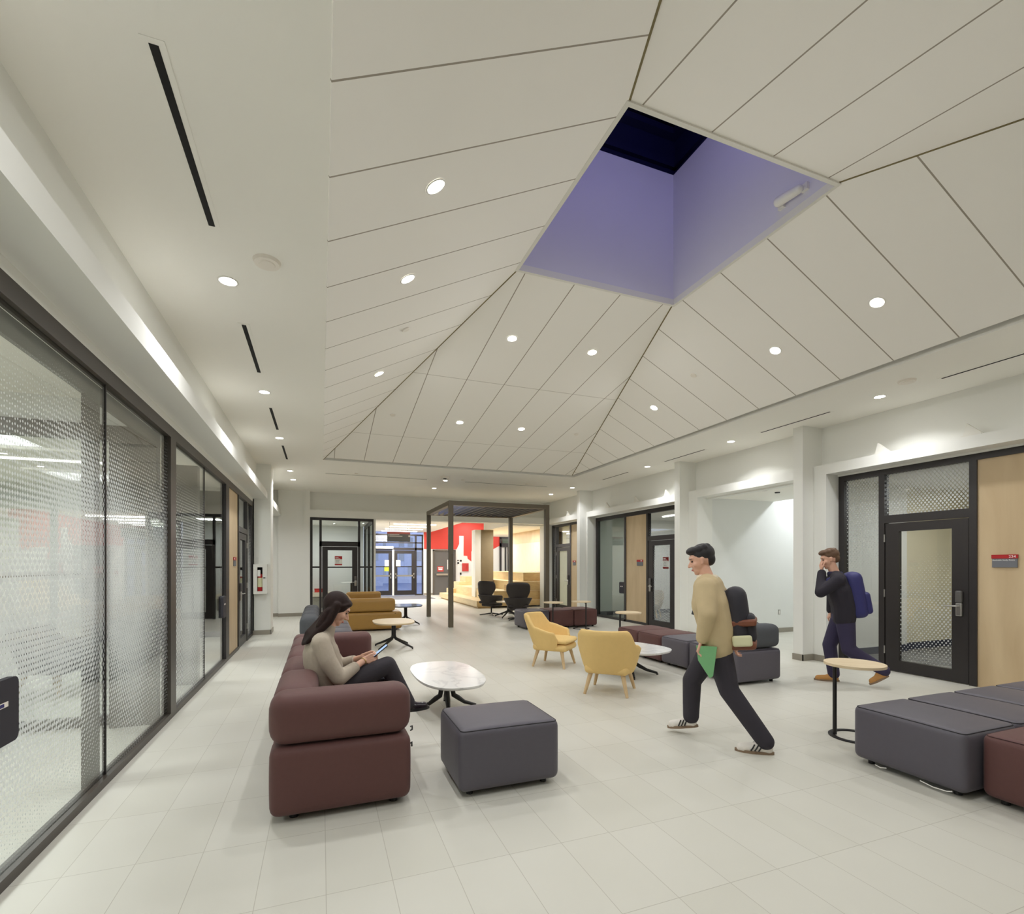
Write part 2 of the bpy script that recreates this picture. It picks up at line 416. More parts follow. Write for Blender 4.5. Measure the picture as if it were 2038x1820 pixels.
        def V(i, j, k):
            key = (i, j, k)
            if key in idx: return idx[key]
            p = [A[0][i], A[1][j], A[2][k]]
            q = [max(-(h[a] - r), min(h[a] - r, p[a])) for a in range(3)]
            d = Vector([p[a] - q[a] for a in range(3)])
            if d.length > 1e-9: d = d.normalized() * r
            P = [q[a] + d[a] for a in range(3)]
            fx = 1 - (P[0] / h[0]) ** 2; fy = 1 - (P[1] / h[1]) ** 2; fz = 1 - (P[2] / h[2]) ** 2
            if P[2] > 0 and bulge: P[2] += bulge * max(0, fx) * max(0, fy)
            if side:
                P[0] += math.copysign(side, P[0]) * max(0, fy) * max(0, fz) * abs(P[0] / h[0]) ** 4
                P[1] += math.copysign(side, P[1]) * max(0, fx) * max(0, fz) * abs(P[1] / h[1]) ** 4
            idx[key] = len(vs); vs.append((c[0] + P[0], c[1] + P[1], c[2] + P[2])); return idx[key]
        n = [len(a) - 1 for a in A]
        for i in range(n[0]):
            for j in range(n[1]):
                fs.append((V(i,j,0),V(i,j+1,0),V(i+1,j+1,0),V(i+1,j,0))); fs.append((V(i,j,n[2]),V(i+1,j,n[2]),V(i+1,j+1,n[2]),V(i,j+1,n[2])))
        for i in range(n[0]):
            for k in range(n[2]):
                fs.append((V(i,0,k),V(i+1,0,k),V(i+1,0,k+1),V(i,0,k+1))); fs.append((V(i,n[1],k),V(i,n[1],k+1),V(i+1,n[1],k+1),V(i+1,n[1],k)))
        for j in range(n[1]):
            for k in range(n[2]):
                fs.append((V(0,j,k),V(0,j,k+1),V(0,j+1,k+1),V(0,j+1,k))); fs.append((V(n[0],j,k),V(n[0],j+1,k),V(n[0],j+1,k+1),V(n[0],j,k+1)))
        return s.add(vs, fs, True)
    def mesh(s, name):
        me = bpy.data.meshes.new(name); me.from_pydata(s.v, [], s.f); me.update()
        me.polygons.foreach_set('use_smooth', s.sm)
        return me

def obj(name, mb, mat, parent=None, kind=None, remesh=0, smooth=6, loc=None):
    me = mb.mesh(name) if isinstance(mb, MB) else mb
    if remesh:
        t = bpy.data.objects.new('tmp', me); COL.objects.link(t)
        r = t.modifiers.new('r', 'REMESH'); r.mode = 'VOXEL'; r.voxel_size = remesh
        sm = t.modifiers.new('s', 'SMOOTH'); sm.iterations = smooth; sm.factor = 0.5
        dg = bpy.context.evaluated_depsgraph_get()
        me2 = bpy.data.meshes.new_from_object(t.evaluated_get(dg))
        bpy.data.objects.remove(t); me = me2; me.name = name
        me.polygons.foreach_set('use_smooth', [True] * len(me.polygons))
    if mat is not None:
        me.materials.clear(); me.materials.append(mat)
    o = bpy.data.objects.new(name, me); COL.objects.link(o)
    if parent is not None: o.parent = parent
    if loc is not None: o.location = loc
    if kind: o['kind'] = kind
    return o

def struct(name, mb, mat):
    return obj(name, mb, mat, kind='structure')

def tag(o, label, cat, group=None):
    o['label'] = label; o['category'] = cat
    if group: o['group'] = group
    return o

def thing(name, label, cat, loc=(0, 0, 0), rz=0.0, group=None):
    o = bpy.data.objects.new(name, None); COL.objects.link(o)
    o.empty_display_size = 0.1
    o.location = loc; o.rotation_euler = (0, 0, rz)
    return tag(o, label, cat, group)

def dup(src, loc, rz=None, label=None, group=None, mats=None):
    r = src.copy(); COL.objects.link(r); r.location = loc
    if rz is not None: r.rotation_euler = (0, 0, rz)
    if label: r['label'] = label
    if group: r['group'] = group
    elif 'group' in r and group is False: del r['group']
    def rec(a, b):
        for ch in list(a.children):
            c = ch.copy()
            if mats and ch.type == 'MESH' and ch.data.materials and ch.data.materials[0] in mats:
                c.data = ch.data.copy(); c.data.materials.clear(); c.data.materials.append(mats[ch.data.materials[0]])
            COL.objects.link(c); c.parent = b; rec(ch, c)
    rec(src, r)
    return r

def text_mesh(txt, size, mat, parent, loc, rot, name='lettering', extrude=0.0008, align='LEFT'):
    cu = bpy.data.curves.new('t', 'FONT'); cu.body = txt; cu.size = size; cu.extrude = extrude; cu.align_x = align
    t = bpy.data.objects.new('t', cu); COL.objects.link(t)
    dg = bpy.context.evaluated_depsgraph_get()
    me = bpy.data.meshes.new_from_object(t.evaluated_get(dg)); bpy.data.objects.remove(t)
    o = obj(name, me, mat, parent); o.location = loc; o.rotation_euler = rot
    return o

def area(name, loc, size, power, rot=(0, 0, 0), parent=None, col=(0.975, 0.985, 1.0), shape='DISK', sy=None, spread=PI):
    l = bpy.data.lights.new(name, 'AREA'); l.shape = shape; l.size = size
    if sy: l.size_y = sy
    l.energy = power; l.color = col; l.spread = spread
    o = bpy.data.objects.new(name, l); COL.objects.link(o); o.location = loc; o.rotation_euler = rot
    if parent: o.parent = parent
    return o

# ================================================================ STRUCTURE
CZ = 3.75
# floors
struct('floor', MB().box(-6.2, 7.75, -4.2, 25.6, -0.1, 0).box(7.75, 12.6, 5.95, 8.5, -0.1, 0).box(7.75, 12.6, 16.35, 25.6, -0.1, 0), M_floor)
struct('floor', MB().box(7.75, 11.6, 2.1, 5.95, -0.1, 0.0).box(7.75, 11.6, 8.5, 16.35, -0.1, 0.0), M_carpet)

# flat ceiling with the opening of the raised tray (x 0.03..5.98, y -2.15..11.28)
OX0, OX1, OY0, OY1 = 0.05, 5.98, -2.15, 11.28
KX0, KX1, KY0, KY1, KZ = 1.98, 4.0, 2.93, 4.97, 4.71
struct('ceiling', MB().box(-1.6, OX0, -4.2, 16.5, CZ, CZ + 0.1).box(OX1, 7.75, -4.2, 16.5, CZ, CZ + 0.1)
       .box(OX0, OX1, -4.2, OY0, CZ, CZ + 0.1).box(OX0, OX1, OY1, 16.5, CZ, CZ + 0.1), M_ceil)
struct('trim_1', MB().box(OX0 - 0.02, OX0, OY0, OY1, CZ + 0.1, CZ + 0.14).box(OX1, OX1 + 0.02, OY0, OY1, CZ + 0.1, CZ + 0.14)
       .box(OX0, OX1, OY1, OY1 + 0.02, CZ + 0.1, CZ + 0.14).box(OX0, OX1, OY0 - 0.02, OY0, CZ + 0.1, CZ + 0.14), M_trimw)
# dark plenum above the trays and ceilings
struct('ceiling', MB().box(-1.8, 8.0, -4.4, KY0 - 0.4, 4.85, 4.9).box(-1.8, 8.0, KY1 + 0.4, 16.5, 4.85, 4.9).box(-1.8, KX0 - 0.4, KY0 - 0.4, KY1 + 0.4, 4.85, 4.9).box(KX1 + 0.4, 8.0, KY0 - 0.4, KY1 + 0.4, 4.85, 4.9)
       .box(KX0 - 0.4, KX0 - 0.1, KY0 - 0.4, KY1 + 0.4, 4.85, 4.9).box(KX1 + 0.1, KX1 + 0.4, KY0 - 0.4, KY1 + 0.4, 4.85, 4.9).box(KX0 - 0.1, KX1 + 0.1, KY0 - 0.4, KY0 - 0.1, 4.85, 4.9).box(KX0 - 0.1, KX1 + 0.1, KY1 + 0.1, KY1 + 0.4, 4.85, 4.9)
       .box(-1.85, -1.8, -4.4, 16.5, CZ + 0.1, 4.9).box(8.0, 8.05, -4.4, 16.5, CZ + 0.1, 4.9).box(-1.8, 8.0, -4.45, -4.4, CZ + 0.1, 4.9).box(-1.8, 8.0, 16.5, 16.55, CZ + 0.1, 4.9)
       .box(-1.8, -1.6, -4.4, 16.5, CZ + 0.05, CZ + 0.1).box(7.75, 8.0, -4.4, 16.5, CZ + 0.05, CZ + 0.1), M_void)

# four sloping faces of the tray up to the skylight
BX0, BX1, BY0, BY1, BZ = 0.125, 5.885, -2.05, 11.17, 3.78
TH = 0.03
LX, LZ = 0.045, 3.740
def slope(a, b, c, d, mat):
    n = (Vector(b) - Vector(a)).cross(Vector(d) - Vector(a)).normalized()
    if n.z < 0: n = -n
    v = [Vector(p) for p in (a, b, c, d)]
    vs = v + [p + n * TH for p in v]
    return struct('ceiling', MB().add(vs, [(0,1,2,3),(7,6,5,4),(0,4,5,1),(1,5,6,2),(2,6,7,3),(3,7,4,0)]), mat)
slope((LX, BY0, LZ), (KX0, KY0, KZ), (KX0, KY1, KZ), (LX, BY1, LZ), M_side)
slope((BX1, BY0, BZ), (KX1, KY0, KZ), (KX1, KY1, KZ), (BX1, BY1, BZ), M_side)
slope((LX, BY1, BZ), (KX0, KY1, KZ), (KX1, KY1, KZ), (BX1, BY1, BZ), M_back)
slope((LX, BY0, BZ), (KX0, KY0, KZ), (KX1, KY0, KZ), (BX1, BY0, BZ), M_back)
# hip joints
hip = MB()
for a, b in (((LX, BY1, LZ), (KX0, KY1, KZ)), ((BX1, BY1, BZ), (KX1, KY1, KZ)), ((LX, BY0, LZ), (KX0, KY0, KZ)), ((BX1, BY0, BZ), (KX1, KY0, KZ))):
    hip.tube([Vector(a) + Vector((0, 0, 0.004)), Vector(b) + Vector((0, 0, 0.004))], 0.011, square=True)
struct('trim_2', hip, M_olive)
# skylight frame, shaft, curb and night glass
e = 0.035
struct('trim_3', MB().box(KX0 - e, KX0, KY0 - e, KY1 + e, KZ - 0.02, KZ + 0.05).box(KX1, KX1 + e, KY0 - e, KY1 + e, KZ - 0.02, KZ + 0.05)
       .box(KX0, KX1, KY0 - e, KY0, KZ - 0.02, KZ + 0.05).box(KX0, KX1, KY1, KY1 + e, KZ - 0.02, KZ + 0.05), M_trimw)
ST = 6.27
struct('wall_skylight', MB().box(KX0 - 0.1, KX0, KY0 - 0.1, KY1 + 0.1, KZ + 0.05, ST).box(KX1, KX1 + 0.1, KY0 - 0.1, KY1 + 0.1, KZ + 0.05, ST)
       .box(KX0, KX1, KY0 - 0.1, KY0, KZ + 0.05, ST).box(KX0, KX1, KY1, KY1 + 0.1, KZ + 0.05, ST), M_shaft)
q = 0.10
struct('trim_4', MB().box(KX0 - q - 0.05, KX0 - q, KY0 - q, KY1 + q, ST, 6.85).box(KX1 + q, KX1 + q + 0.05, KY0 - q, KY1 + q, ST, 6.85)
       .box(KX0 - q, KX1 + q, KY0 - q - 0.05, KY0 - q, ST, 6.85).box(KX0 - q, KX1 + q, KY1 + q, KY1 + q + 0.05, ST, 6.85)
       .box(KX0 - q, KX1 + q, KY1 + q - 0.05, KY1 + q, 6.42, 6.5).box(KX1 + q - 0.05, KX1 + q, KY0 - q, KY1 + q, 6.42, 6.5), M_navy)
wd = obj('window_9', MB().box(KX0 - q, KX1 + q, KY0 - q, KY1 + q, 6.85, 6.88), M_skyglass, kind='structure')
obj('window_frame', MB().box(KX0 - q, KX0 + 0.0, KY0 - q, KY1 + q, 6.78, 6.85).box(KX1, KX1 + q, KY0 - q, KY1 + q, 6.78, 6.85)
    .box(KX0, KX1, KY0 - q, KY0, 6.78, 6.85).box(KX0, KX1, KY1, KY1 + q, 6.78, 6.85), M_navy, wd)

# ---- left side wall: beam, wall above, column, recess
struct('wall_left', MB().box(-1.55, -1.32, -4.2, 16.3, 3.14, CZ).box(-1.55, -1.39, -4.2, 12.2, 2.91, 3.14), M_wall)
struct('wall_left', MB().box(-1.55, -1.10, -4.2, 12.2, 2.98, 3.14).box(-1.55, -1.10, 12.75, 16.3, 2.98, 3.14), M_wall)
struct('wall_left', MB().box(-1.55, -1.04, 12.2, 12.78, 0, CZ).box(-1.55, -1.37, 12.2, 12.9, 0, CZ), M_wall)
struct('baseboard_left', MB().box(-1.39, -1.03, 12.188, 12.2, 0, 0.1).box(-1.04, -1.028, 12.188, 12.78, 0, 0.1), M_base)
# ---- back walls
BY = 16.2
struct('wall_back', MB().box(-4.0, -1.18, BY + 0.12, BY + 0.3, 0, CZ).box(-1.18, -0.43, BY, BY + 0.25, 0, CZ).box(-0.45, -0.31, BY - 0.12, BY + 0.2, 0, CZ)
       .box(-0.31, 7.6, BY + 0.16, BY + 0.3, 3.19, CZ), M_wall)
struct('wall_back', MB().box(-0.31, 7.6, BY - 0.1, BY + 0.3, 2.97, 3.19).box(1.54, 1.60, BY - 0.05, BY + 0.12, 0, 2.97), M_wall)
struct('baseboard_back', MB().box(-4.0, -1.18, BY + 0.108, BY + 0.12, 0, 0.1).box(-1.18, -0.46, BY - 0.012, BY, 0, 0.1).box(-0.462, -0.31, BY - 0.132, BY - 0.12, 0, 0.1), M_base)
struct('wall_left', MB().box(-4.05, -4.0, 12.15, 16.5, 0, 3.1).box(-4.0, -1.5, 12.15, 12.2, 0, 3.1), M_wall)
struct('ceiling', MB().box(-4.05, -1.5, 12.15, 16.5, 3.05, 3.1), M_ceil)
area('corridor_lamp_light', (-2.6, 14.4, 3.0), 0.4, 14)
# wall behind the camera
struct('wall_front', MB().box(-1.6, 7.8, -4.3, -4.2, 0, CZ), M_base)
# ---- right side wall
struct('wall_right', MB().box(7.6, 7.8, -4.2, 16.3, 3.11, CZ).box(7.66, 7.8, -4.2, 16.3, 2.93, 3.11), M_wall)
struct('wall_right', MB().box(7.4, 7.8, -4.2, 16.3, 2.955, 3.11), M_wall)
for y0, y1 in ((5.78, 5.95), (8.70, 8.87), (13.13, 13.3)):
    struct('wall_right', MB().box(7.17, 7.65, y0, y1, 0, CZ), M_wall)
struct('wall_right', MB().box(7.4, 7.8, 5.56, 6.0, 0, 2.955).box(7.4, 7.8, 8.43, 8.87, 0, 2.955).box(7.4, 7.8, 13.07, 13.5, 0, 2.955)
       .box(7.5, 8.1, 16.1, 16.75, 0, CZ).box(7.4, 7.8, -4.2, 2.5, 0, 2.955), M_wall)
bb = MB()
for y0, y1 in ((5.78, 5.95), (8.70, 8.87), (13.13, 13.3)):
    bb.box(7.158, 7.17, y0 - 0.012, y1 + 0.012, 0, 0.1).box(7.158, 7.4, y0 - 0.012, y0, 0, 0.1)
bb.box(7.388, 7.4, 5.56, 5.77, 0, 0.1).box(7.388, 7.4, 8.43, 8.69, 0, 0.1)
struct('baseboard_right', bb, M_base)
# passage on the right
struct('wall_passage', MB().box(7.8, 12.6, 8.43, 8.5, 0, 3.9).box(7.8, 12.6, 5.95, 6.0, 0, 3.9).box(12.5, 12.6, 5.95, 8.5, 0, 3.9), M_roomwall)
struct('baseboard_passage', MB().box(7.8, 12.5, 8.418, 8.43, 0, 0.1), M_base)
struct('ceiling', MB().box(7.75, 9.55, 5.95, 8.5, 2.96, 3.06).box(9.55, 12.6, 5.95, 8.5, 3.9, 3.95).box(9.50, 9.55, 5.95, 8.5, 3.06, 3.95), M_ceil)
area('passage_lamp_light', (10.3, 7.4, 3.6), 0.35, 29, col=(0.9, 0.95, 1.0))

# ---- side rooms
def room(x0, x1, y0, y1, zc, wall=M_roomwall, base=M_navybase, lamp=None, side='east', pw=ROOM_W):
    far = MB().box(x0, x1, y1, y1 + 0.05, 0, zc).box(x0, x1, y0 - 0.05, y0, 0, zc)
    if side == 'east': far.box(x1, x1 + 0.05, y0, y1, 0, zc)
    else: far.box(x0 - 0.05, x0, y0, y1, 0, zc)
    struct('wall_' + side, far, wall)
    b = MB().box(x0, x1, y1 - 0.012, y1, 0, 0.12).box(x0, x1, y0, y0 + 0.012, 0, 0.12)
    struct('baseboard_' + side, b, base)
    struct('ceiling', MB().box(x0, x1, y0, y1, zc, zc + 0.05), M_ceil)
room(7.8, 11.6, 2.15, 5.90, 2.95, wall=M_beige)
struct('wall_east', MB().box(7.8, 9.75, 5.80, 5.90, 0, 2.95), M_roomwall)
struct('baseboard_east', MB().box(7.8, 9.762, 5.788, 5.80, 0, 0.12).box(9.75, 9.762, 5.80, 5.90, 0, 0.12), M_navybase)
room(7.8, 11.0, 8.93, 13.2, 2.95)
room(7.8, 10.4, 13.45, 16.1, 2.95, wall=M_beige)
room(-6.2, -1.5, -4.2, 12.15, 3.1, side='west')
# room behind the black framed door at the back
struct('wall_back', MB().box(-0.7, 1.5, 19.6, 19.65, 0, 3.0).box(-0.75, -0.7, 16.45, 19.65, 0, 3.0), M_roomwall)
struct('ceiling', MB().box(-0.75, 1.6, 16.45, 19.65, 2.98, 3.03), M_ceil)

# glass partition inside the left room
pt = MB().box(-6.2, -1.5, 5.83, 5.90, 0.0, 0.09).box(-6.2, -1.5, 5.83, 5.90, 1.41, 1.46).box(-6.2, -1.5, 5.80, 5.92, 2.72, 2.86)
w = struct('window_8', pt, M_darkpost)
obj('pane', MB().box(-6.2, -1.5, 5.86, 5.866, 0.09, 2.72), M_glass, w)
struct('wall_west', MB().box(-6.2, -1.5, 5.84, 5.89, 2.86, 3.1), M_roomwall)

# ---- glazed fronts ------------------------------------------------------------
FT = 2.91
def pull_plate(parent, x, y0, y1, z0, z1, sgn):
    r = 0.035; poly = []
    for (cy, cz, a0) in ((y1 - r, z1 - r, 0), (y0 + r, z1 - r, PI / 2), (y0 + r, z0 + r, PI), (y1 - r, z0 + r, 1.5 * PI)):
        for k in range(6):
            a = a0 + k * PI / 10; poly.append((cy + r * math.cos(a), cz + r * math.sin(a)))
    p = obj('pull_plate', MB().prism(poly, x, x + 0.03 * sgn, 'x'), M_pack, parent)
    xs = x + 0.031 * sgn; ym = (y0 + y1) / 2; zm = z0 + (z1 - z0) * 0.62
    obj('badge', MB().box(xs, xs + 0.002 * sgn, ym - 0.055, ym + 0.055, zm - 0.012, zm + 0.012), M_sensor, p)
    obj('badge_mark', MB().box(xs + 0.002 * sgn, xs + 0.003 * sgn, ym - 0.02, ym + 0.02, zm - 0.008, zm + 0.008), M_packn, p)

def lever(parent, x, y, z, d, sgn, name='door_lock'):
    """steel lock case with grey reader head and lever; d = direction of the lever along y, sgn = side facing the hall"""
    t = obj(name, MB().rbox(x, x + 0.035 * sgn, y - 0.035, y + 0.035, z - 0.15, z + 0.02, 0.012), M_steel, parent)
    obj('reader_head', MB().rbox(x, x + 0.045 * sgn, y - 0.038, y + 0.038, z + 0.02, z + 0.18, 0.02), M_lockgrey, t)
    xl = x + 0.07 * sgn
    obj('lever_handle', MB().tube([(x, y, z - 0.02), (xl, y, z - 0.02), (xl, y + 0.03 * d, z - 0.02), (xl, y + 0.14 * d, z - 0.022)], 0.010), M_steel, t)

def front_door(name, x0, x1, y0, y1, hinge_low, glassmat, parent=None, sgn=-1, notice=False):
    """black framed glazed leaf in a plane of constant x; y0<y1; hinge_low: hinges on the y0 side"""
    sl = 0.18; bt = 0.166; tp = 0.12; H = 2.13
    d = obj(name, MB().box(x0, x1, y0, y0 + sl, 0.01, H).box(x0, x1, y1 - sl, y1, 0.01, H).box(x0, x1, y0 + sl, y1 - sl, 0.01, bt).box(x0, x1, y0 + sl, y1 - sl, H - tp, H), M_black, kind='structure')
    xm = (x0 + x1) / 2
    obj('pane', MB().box(xm - 0.003, xm + 0.003, y0 + sl, y1 - sl, bt, H - tp), glassmat, d)
    xf = x0 if sgn < 0 else x1
    ly = y1 - sl / 2 if hinge_low else y0 + sl / 2
    lever(d, xf, ly, 1.02, -1 if hinge_low else 1, sgn)
    hy = y0 - 0.01 if hinge_low else y1 + 0.01
    for z in (0.3, 1.12, 1.92):
        obj('hinge', MB().cyl(xf + 0.006 * sgn, hy, z - 0.055, z + 0.055, 0.009), M_steel, d)
    return d

# left wall front
fx0, fx1 = -1.47, -1.39
fl = MB().box(fx0, fx1, -4.2, 12.2, 2.80, FT).box(fx0, fx1, -4.2, 10.2, 0, 0.055).box(fx0, fx1, 5.83, 6.02, 0.055, 2.80)
w1 = struct('window_1', fl, M_bronze)
for a, b in ((-4.2, 1.5), (1.5, 4.305), (4.315, 5.83)):
    obj('pane', MB().box(-1.43, -1.42, a, b, 0.055, 2.80), M_fritL, w1)
obj('joint', MB().box(-1.435, -1.415, 4.303, 4.317, 0.055, 2.80), M_black, w1)
obj('inner_rail', MB().box(-1.50, -1.475, 1.5, 5.83, 2.68, 2.80), M_darkpost, w1)
obj('inner_post', MB().box(-1.50, -1.475, 4.15, 4.38, 0.0, 2.68), M_darkpost, w1)
obj('inner_post', MB().box(-1.85, -1.48, 5.70, 5.84, 0.0, 2.72), M_darkpost, w1)
pull_plate(w1, -1.418, 2.86, 3.16, 0.68, 0.99, 1)
w2 = struct('window_2', MB().box(fx0, fx1, 8.92, 9.2, 0.055, 2.80).box(fx0, fx1, 10.19, 10.25, 0, 2.80), M_black)
for a, b in ((6.02, 7.495), (7.505, 8.92)):
    obj('pane', MB().box(-1.43, -1.42, a, b, 0.055, 2.80), M_fritD if a < 7 else M_glass, w2)
obj('joint', MB().box(-1.435, -1.415, 7.493, 7.507, 0.055, 2.80), M_black, w2)
obj('inner_post', MB().box(-1.75, -1.48, 7.42, 7.55, 0.0, 2.8), M_darkpost, w2)
pull_plate(w2, -1.418, 8.66, 8.90, 0.72, 1.05, 1)
struct('wall_left', MB().box(-1.46, -1.41, 9.2, 10.19, 0.055, 2.80), M_birch)
front_door('door_1', -1.46, -1.40, 10.27, 11.3, False, M_glass, sgn=1)
w3 = struct('window_3', MB().box(fx0, fx1, 10.25, 11.33, 2.14, 2.24).box(fx0, fx1, 11.31, 11.40, 0, 2.80).box(fx0, fx1, 12.1, 12.2, 0, 2.80).box(fx0, fx1, 11.4, 12.1, 0, 0.055), M_black)
obj('pane', MB().box(-1.43, -1.424, 10.25, 11.31, 2.24, 2.80), M_glass, w3)
obj('pane', MB().box(-1.43, -1.424, 11.40, 12.1, 0.055, 2.80), M_fritD, w3)

# right wall fronts at x = 7.70
rx0, rx1 = 7.68, 7.78
w4 = struct('window_4', MB().box(rx0, rx1, 2.5, 5.56, 2.85, 2.93).box(rx0, rx1, 5.47, 5.56, 0, 2.85).box(rx0, rx1, 4.87, 4.95, 0, 2.85)
            .box(rx0, rx1, 3.77, 3.85, 0, 2.85).box(rx0, rx1, 3.85, 4.87, 2.14, 2.25).box(rx0, rx1, 4.95, 5.47, 0, 0.055).box(rx0, rx1, 2.5, 2.58, 0, 2.85), M_black)
obj('pane', MB().box(7.73, 7.736, 4.95, 5.47, 0.055, 2.85), M_fritS, w4)
obj('pane', MB().box(7.73, 7.736, 3.85, 4.87, 2.25, 2.85), M_fritT, w4)
front_door('door_2', 7.69, 7.75, 3.86, 4.86, False, M_fritR)
struct('wall_right', MB().box(7.70, 7.76, 2.58, 3.77, 0.0, 2.85), M_birch)

w5 = struct('window_5', MB().box(rx0, rx1, 8.87, 13.07, 2.83, 2.93).box(rx0, rx1, 12.98, 13.07, 0, 2.83).box(rx0, rx1, 11.50, 11.58, 0, 2.83)
            .box(rx0, rx1, 10.52, 10.59, 0, 2.83).box(rx0, rx1, 9.42, 10.52, 2.14, 2.25).box(rx0, rx1, 10.59, 13.07, 0, 0.06).box(rx0, rx1, 9.42, 9.5, 0, 2.83), M_black)
obj('pane', MB().box(7.73, 7.736, 11.58, 12.98, 0.06, 2.83), M_greyglass, w5)
obj('pane', MB().box(7.73, 7.736, 9.5, 10.52, 2.25, 2.83), M_fritD, w5)
pull_plate(w5, 7.727, 11.60, 11.84, 0.75, 1.06, -1)
struct('wall_right', MB().box(7.70, 7.76, 10.59, 11.50, 0.06, 2.83).box(7.70, 7.76, 8.87, 9.42, 0, 2.83), M_birch)
d3 = front_door('door_3', 7.69, 7.75, 9.5, 10.51, True, M_fritD)

w6 = struct('window_6', MB().box(rx0, rx1, 13.5, 16.1, 2.85, 2.93).box(rx0, rx1, 16.0, 16.1, 0, 2.85).box(rx0, rx1, 15.76, 15.86, 0, 2.85)
            .box(rx0, rx1, 14.68, 14.76, 0, 2.85).box(rx0, rx1, 14.76, 15.76, 2.14, 2.25), M_black)
obj('pane', MB().box(7.73, 7.736, 15.86, 16.0, 0.0, 2.85), M_fritD, w6)
obj('pane', MB().box(7.73, 7.736, 14.76, 15.76, 2.25, 2.85), M_glass, w6)
front_door('door_4', 7.69, 7.75, 14.77, 15.75, False, M_frost)
struct('wall_right', MB().box(7.70, 7.76, 13.5, 14.68, 0, 2.85), M_birch)

# back front: black framed door at y = 16.2
w7 = struct('window_7', MB().box(-0.31, 1.54, BY, BY + 0.08, 2.89, 2.97).box(-0.31, -0.24, BY, BY + 0.08, 0, 2.89).box(-0.05, 0.02, BY, BY + 0.08, 0, 2.89)
            .box(1.07, 1.14, BY, BY + 0.08, 0, 2.89).box(-0.05, 1.14, BY, BY + 0.08, 2.10, 2.25).box(1.50, 1.56, BY, BY + 0.08, 0, 2.89)
            .box(-0.24, -0.05, BY, BY + 0.08, 1.44, 1.49).box(1.14, 1.50, BY, BY + 0.08, 1.44, 1.49).box(1.50, 1.56, BY + 0.08, BY + 3.3, 2.85, 2.97)
            .box(1.50, 1.56, BY + 3.2, BY + 3.3, 0, 2.85).box(1.50, 1.56, BY + 0.08, BY + 3.3, 0, 0.08).box(1.50, 1.56, BY + 1.5, BY + 1.6, 0, 2.85), M_black)
for a, b, c, d in ((-0.24, -0.05, 0, 2.89), (0.02, 1.07, 2.25, 2.89), (1.14, 1.50, 0, 2.89)):
    obj('pane', MB().box(a, b, BY + 0.04, BY + 0.046, c, d), M_glass, w7)
obj('pane', MB().box(1.53, 1.536, BY + 0.08, BY + 3.2, 0.08, 2.85), M_greyglass, w7)
d5 = struct('door_5', MB().box(0.03, 0.19, BY + 0.01, BY + 0.07, 0.01, 2.09).box(0.90, 1.06, BY + 0.01, BY + 0.07, 0.01, 2.09)
            .box(0.19, 0.90, BY + 0.01, BY + 0.07, 0.01, 0.2).box(0.19, 0.90, BY + 0.01, BY + 0.07, 1.98, 2.09), M_black)
obj('pane', MB().box(0.19, 0.90, BY + 0.04, BY + 0.046, 0.2, 1.98), M_glass, d5)
obj('glazing_bar', MB().box(0.19, 0.90, BY + 0.03, BY + 0.06, 1.44, 1.48), M_black, d5)
lk = obj('door_lock', MB().rbox(0.96, 1.03, BY - 0.03, BY + 0.01, 0.88, 1.05, 0.012), M_steel, d5)
obj('reader_head', MB().rbox(0.96, 1.03, BY - 0.035, BY + 0.01, 1.05, 1.18, 0.015), M_lockgrey, lk)
obj('lever_handle', MB().tube([(0.99, BY, 1.0), (0.99, BY - 0.07, 1.0), (0.86, BY - 0.07, 0.995)], 0.01), M_steel, lk)

# ---- entrance lobby beyond the back wall
LY = 25.4
struct('ceiling', MB().box(1.5, 5.2, 16.45, LY + 0.3, 3.2, 3.25).box(5.2, 12.6, 16.45, LY + 0.3, 3.9, 3.95).box(5.2, 5.25, 16.45, LY + 0.3, 3.25, 3.95)
       .prism([(6.2, 16.45), (6.2, 19.45), (7.7, 23.3), (12.6, 23.3), (12.6, 16.45)], 2.93, 3.89), M_ceil)
struct('wall_lobby', MB().box(4.87, 12.6, LY - 0.1, LY + 0.1, 0, 3.95).box(1.55, 1.62, 19.5, LY + 0.1, 0, 3.2).box(12.5, 12.6, 16.4, LY, 0, 3.95), M_roomwall)
struct('baseboard_lobby', MB().box(4.87, 5.34, LY - 0.112, LY - 0.1, 0, 0.1), M_base)
yy = LY - 0.102
mur = [(4.88, 3.85), (4.88, 2.34), (6.58, 2.34), (6.72, 2.62), (6.72, 3.05), (6.96, 3.05), (6.96, 2.02), (7.16, 2.0), (7.18, 1.86), (7.38, 1.72), (7.38, 2.25), (7.8, 2.25), (8.1, 2.1), (9.1, 2.65), (9.1, 3.85)]
struct('wall_lobby', MB().prism(mur, yy - 0.006, yy, 'y'), M_red)
# wood panelled wall beside the bleachers
struct('wall_lobby', MB().box(8.01, 8.06, 16.75, 21.3, 1.27, 2.45), M_pale)
struct('wall_lobby', MB().box(8.0, 8.06, 16.75, 21.3, 2.45, 2.93), M_panelw)
wn = struct('window_10', MB().box(8.95, 9.05, LY - 0.16, LY - 0.1, 1.2, 3.0).box(9.25, 9.32, LY - 0.16, LY - 0.1, 1.2, 2.5).box(9.42, 9.52, LY - 0.16, LY - 0.1, 1.2, 2.5).box(8.95, 10.6, LY - 0.16, LY - 0.1, 2.5, 2.7).box(8.95, 10.6, LY - 0.16, LY - 0.1, 2.95, 3.05), M_black)
obj('pane', MB().box(9.05, 10.6, LY - 0.13, LY - 0.12, 2.7, 2.95), M_greyglass, wn)
struct('wall_lobby', MB().box(5.96, 6.46, 19.0, 19.5, 0, 2.93), M_concrete)
struct('wall_lobby', MB().box(5.71, 5.955, 19.02, 19.5, 0, 2.93), M_wall)

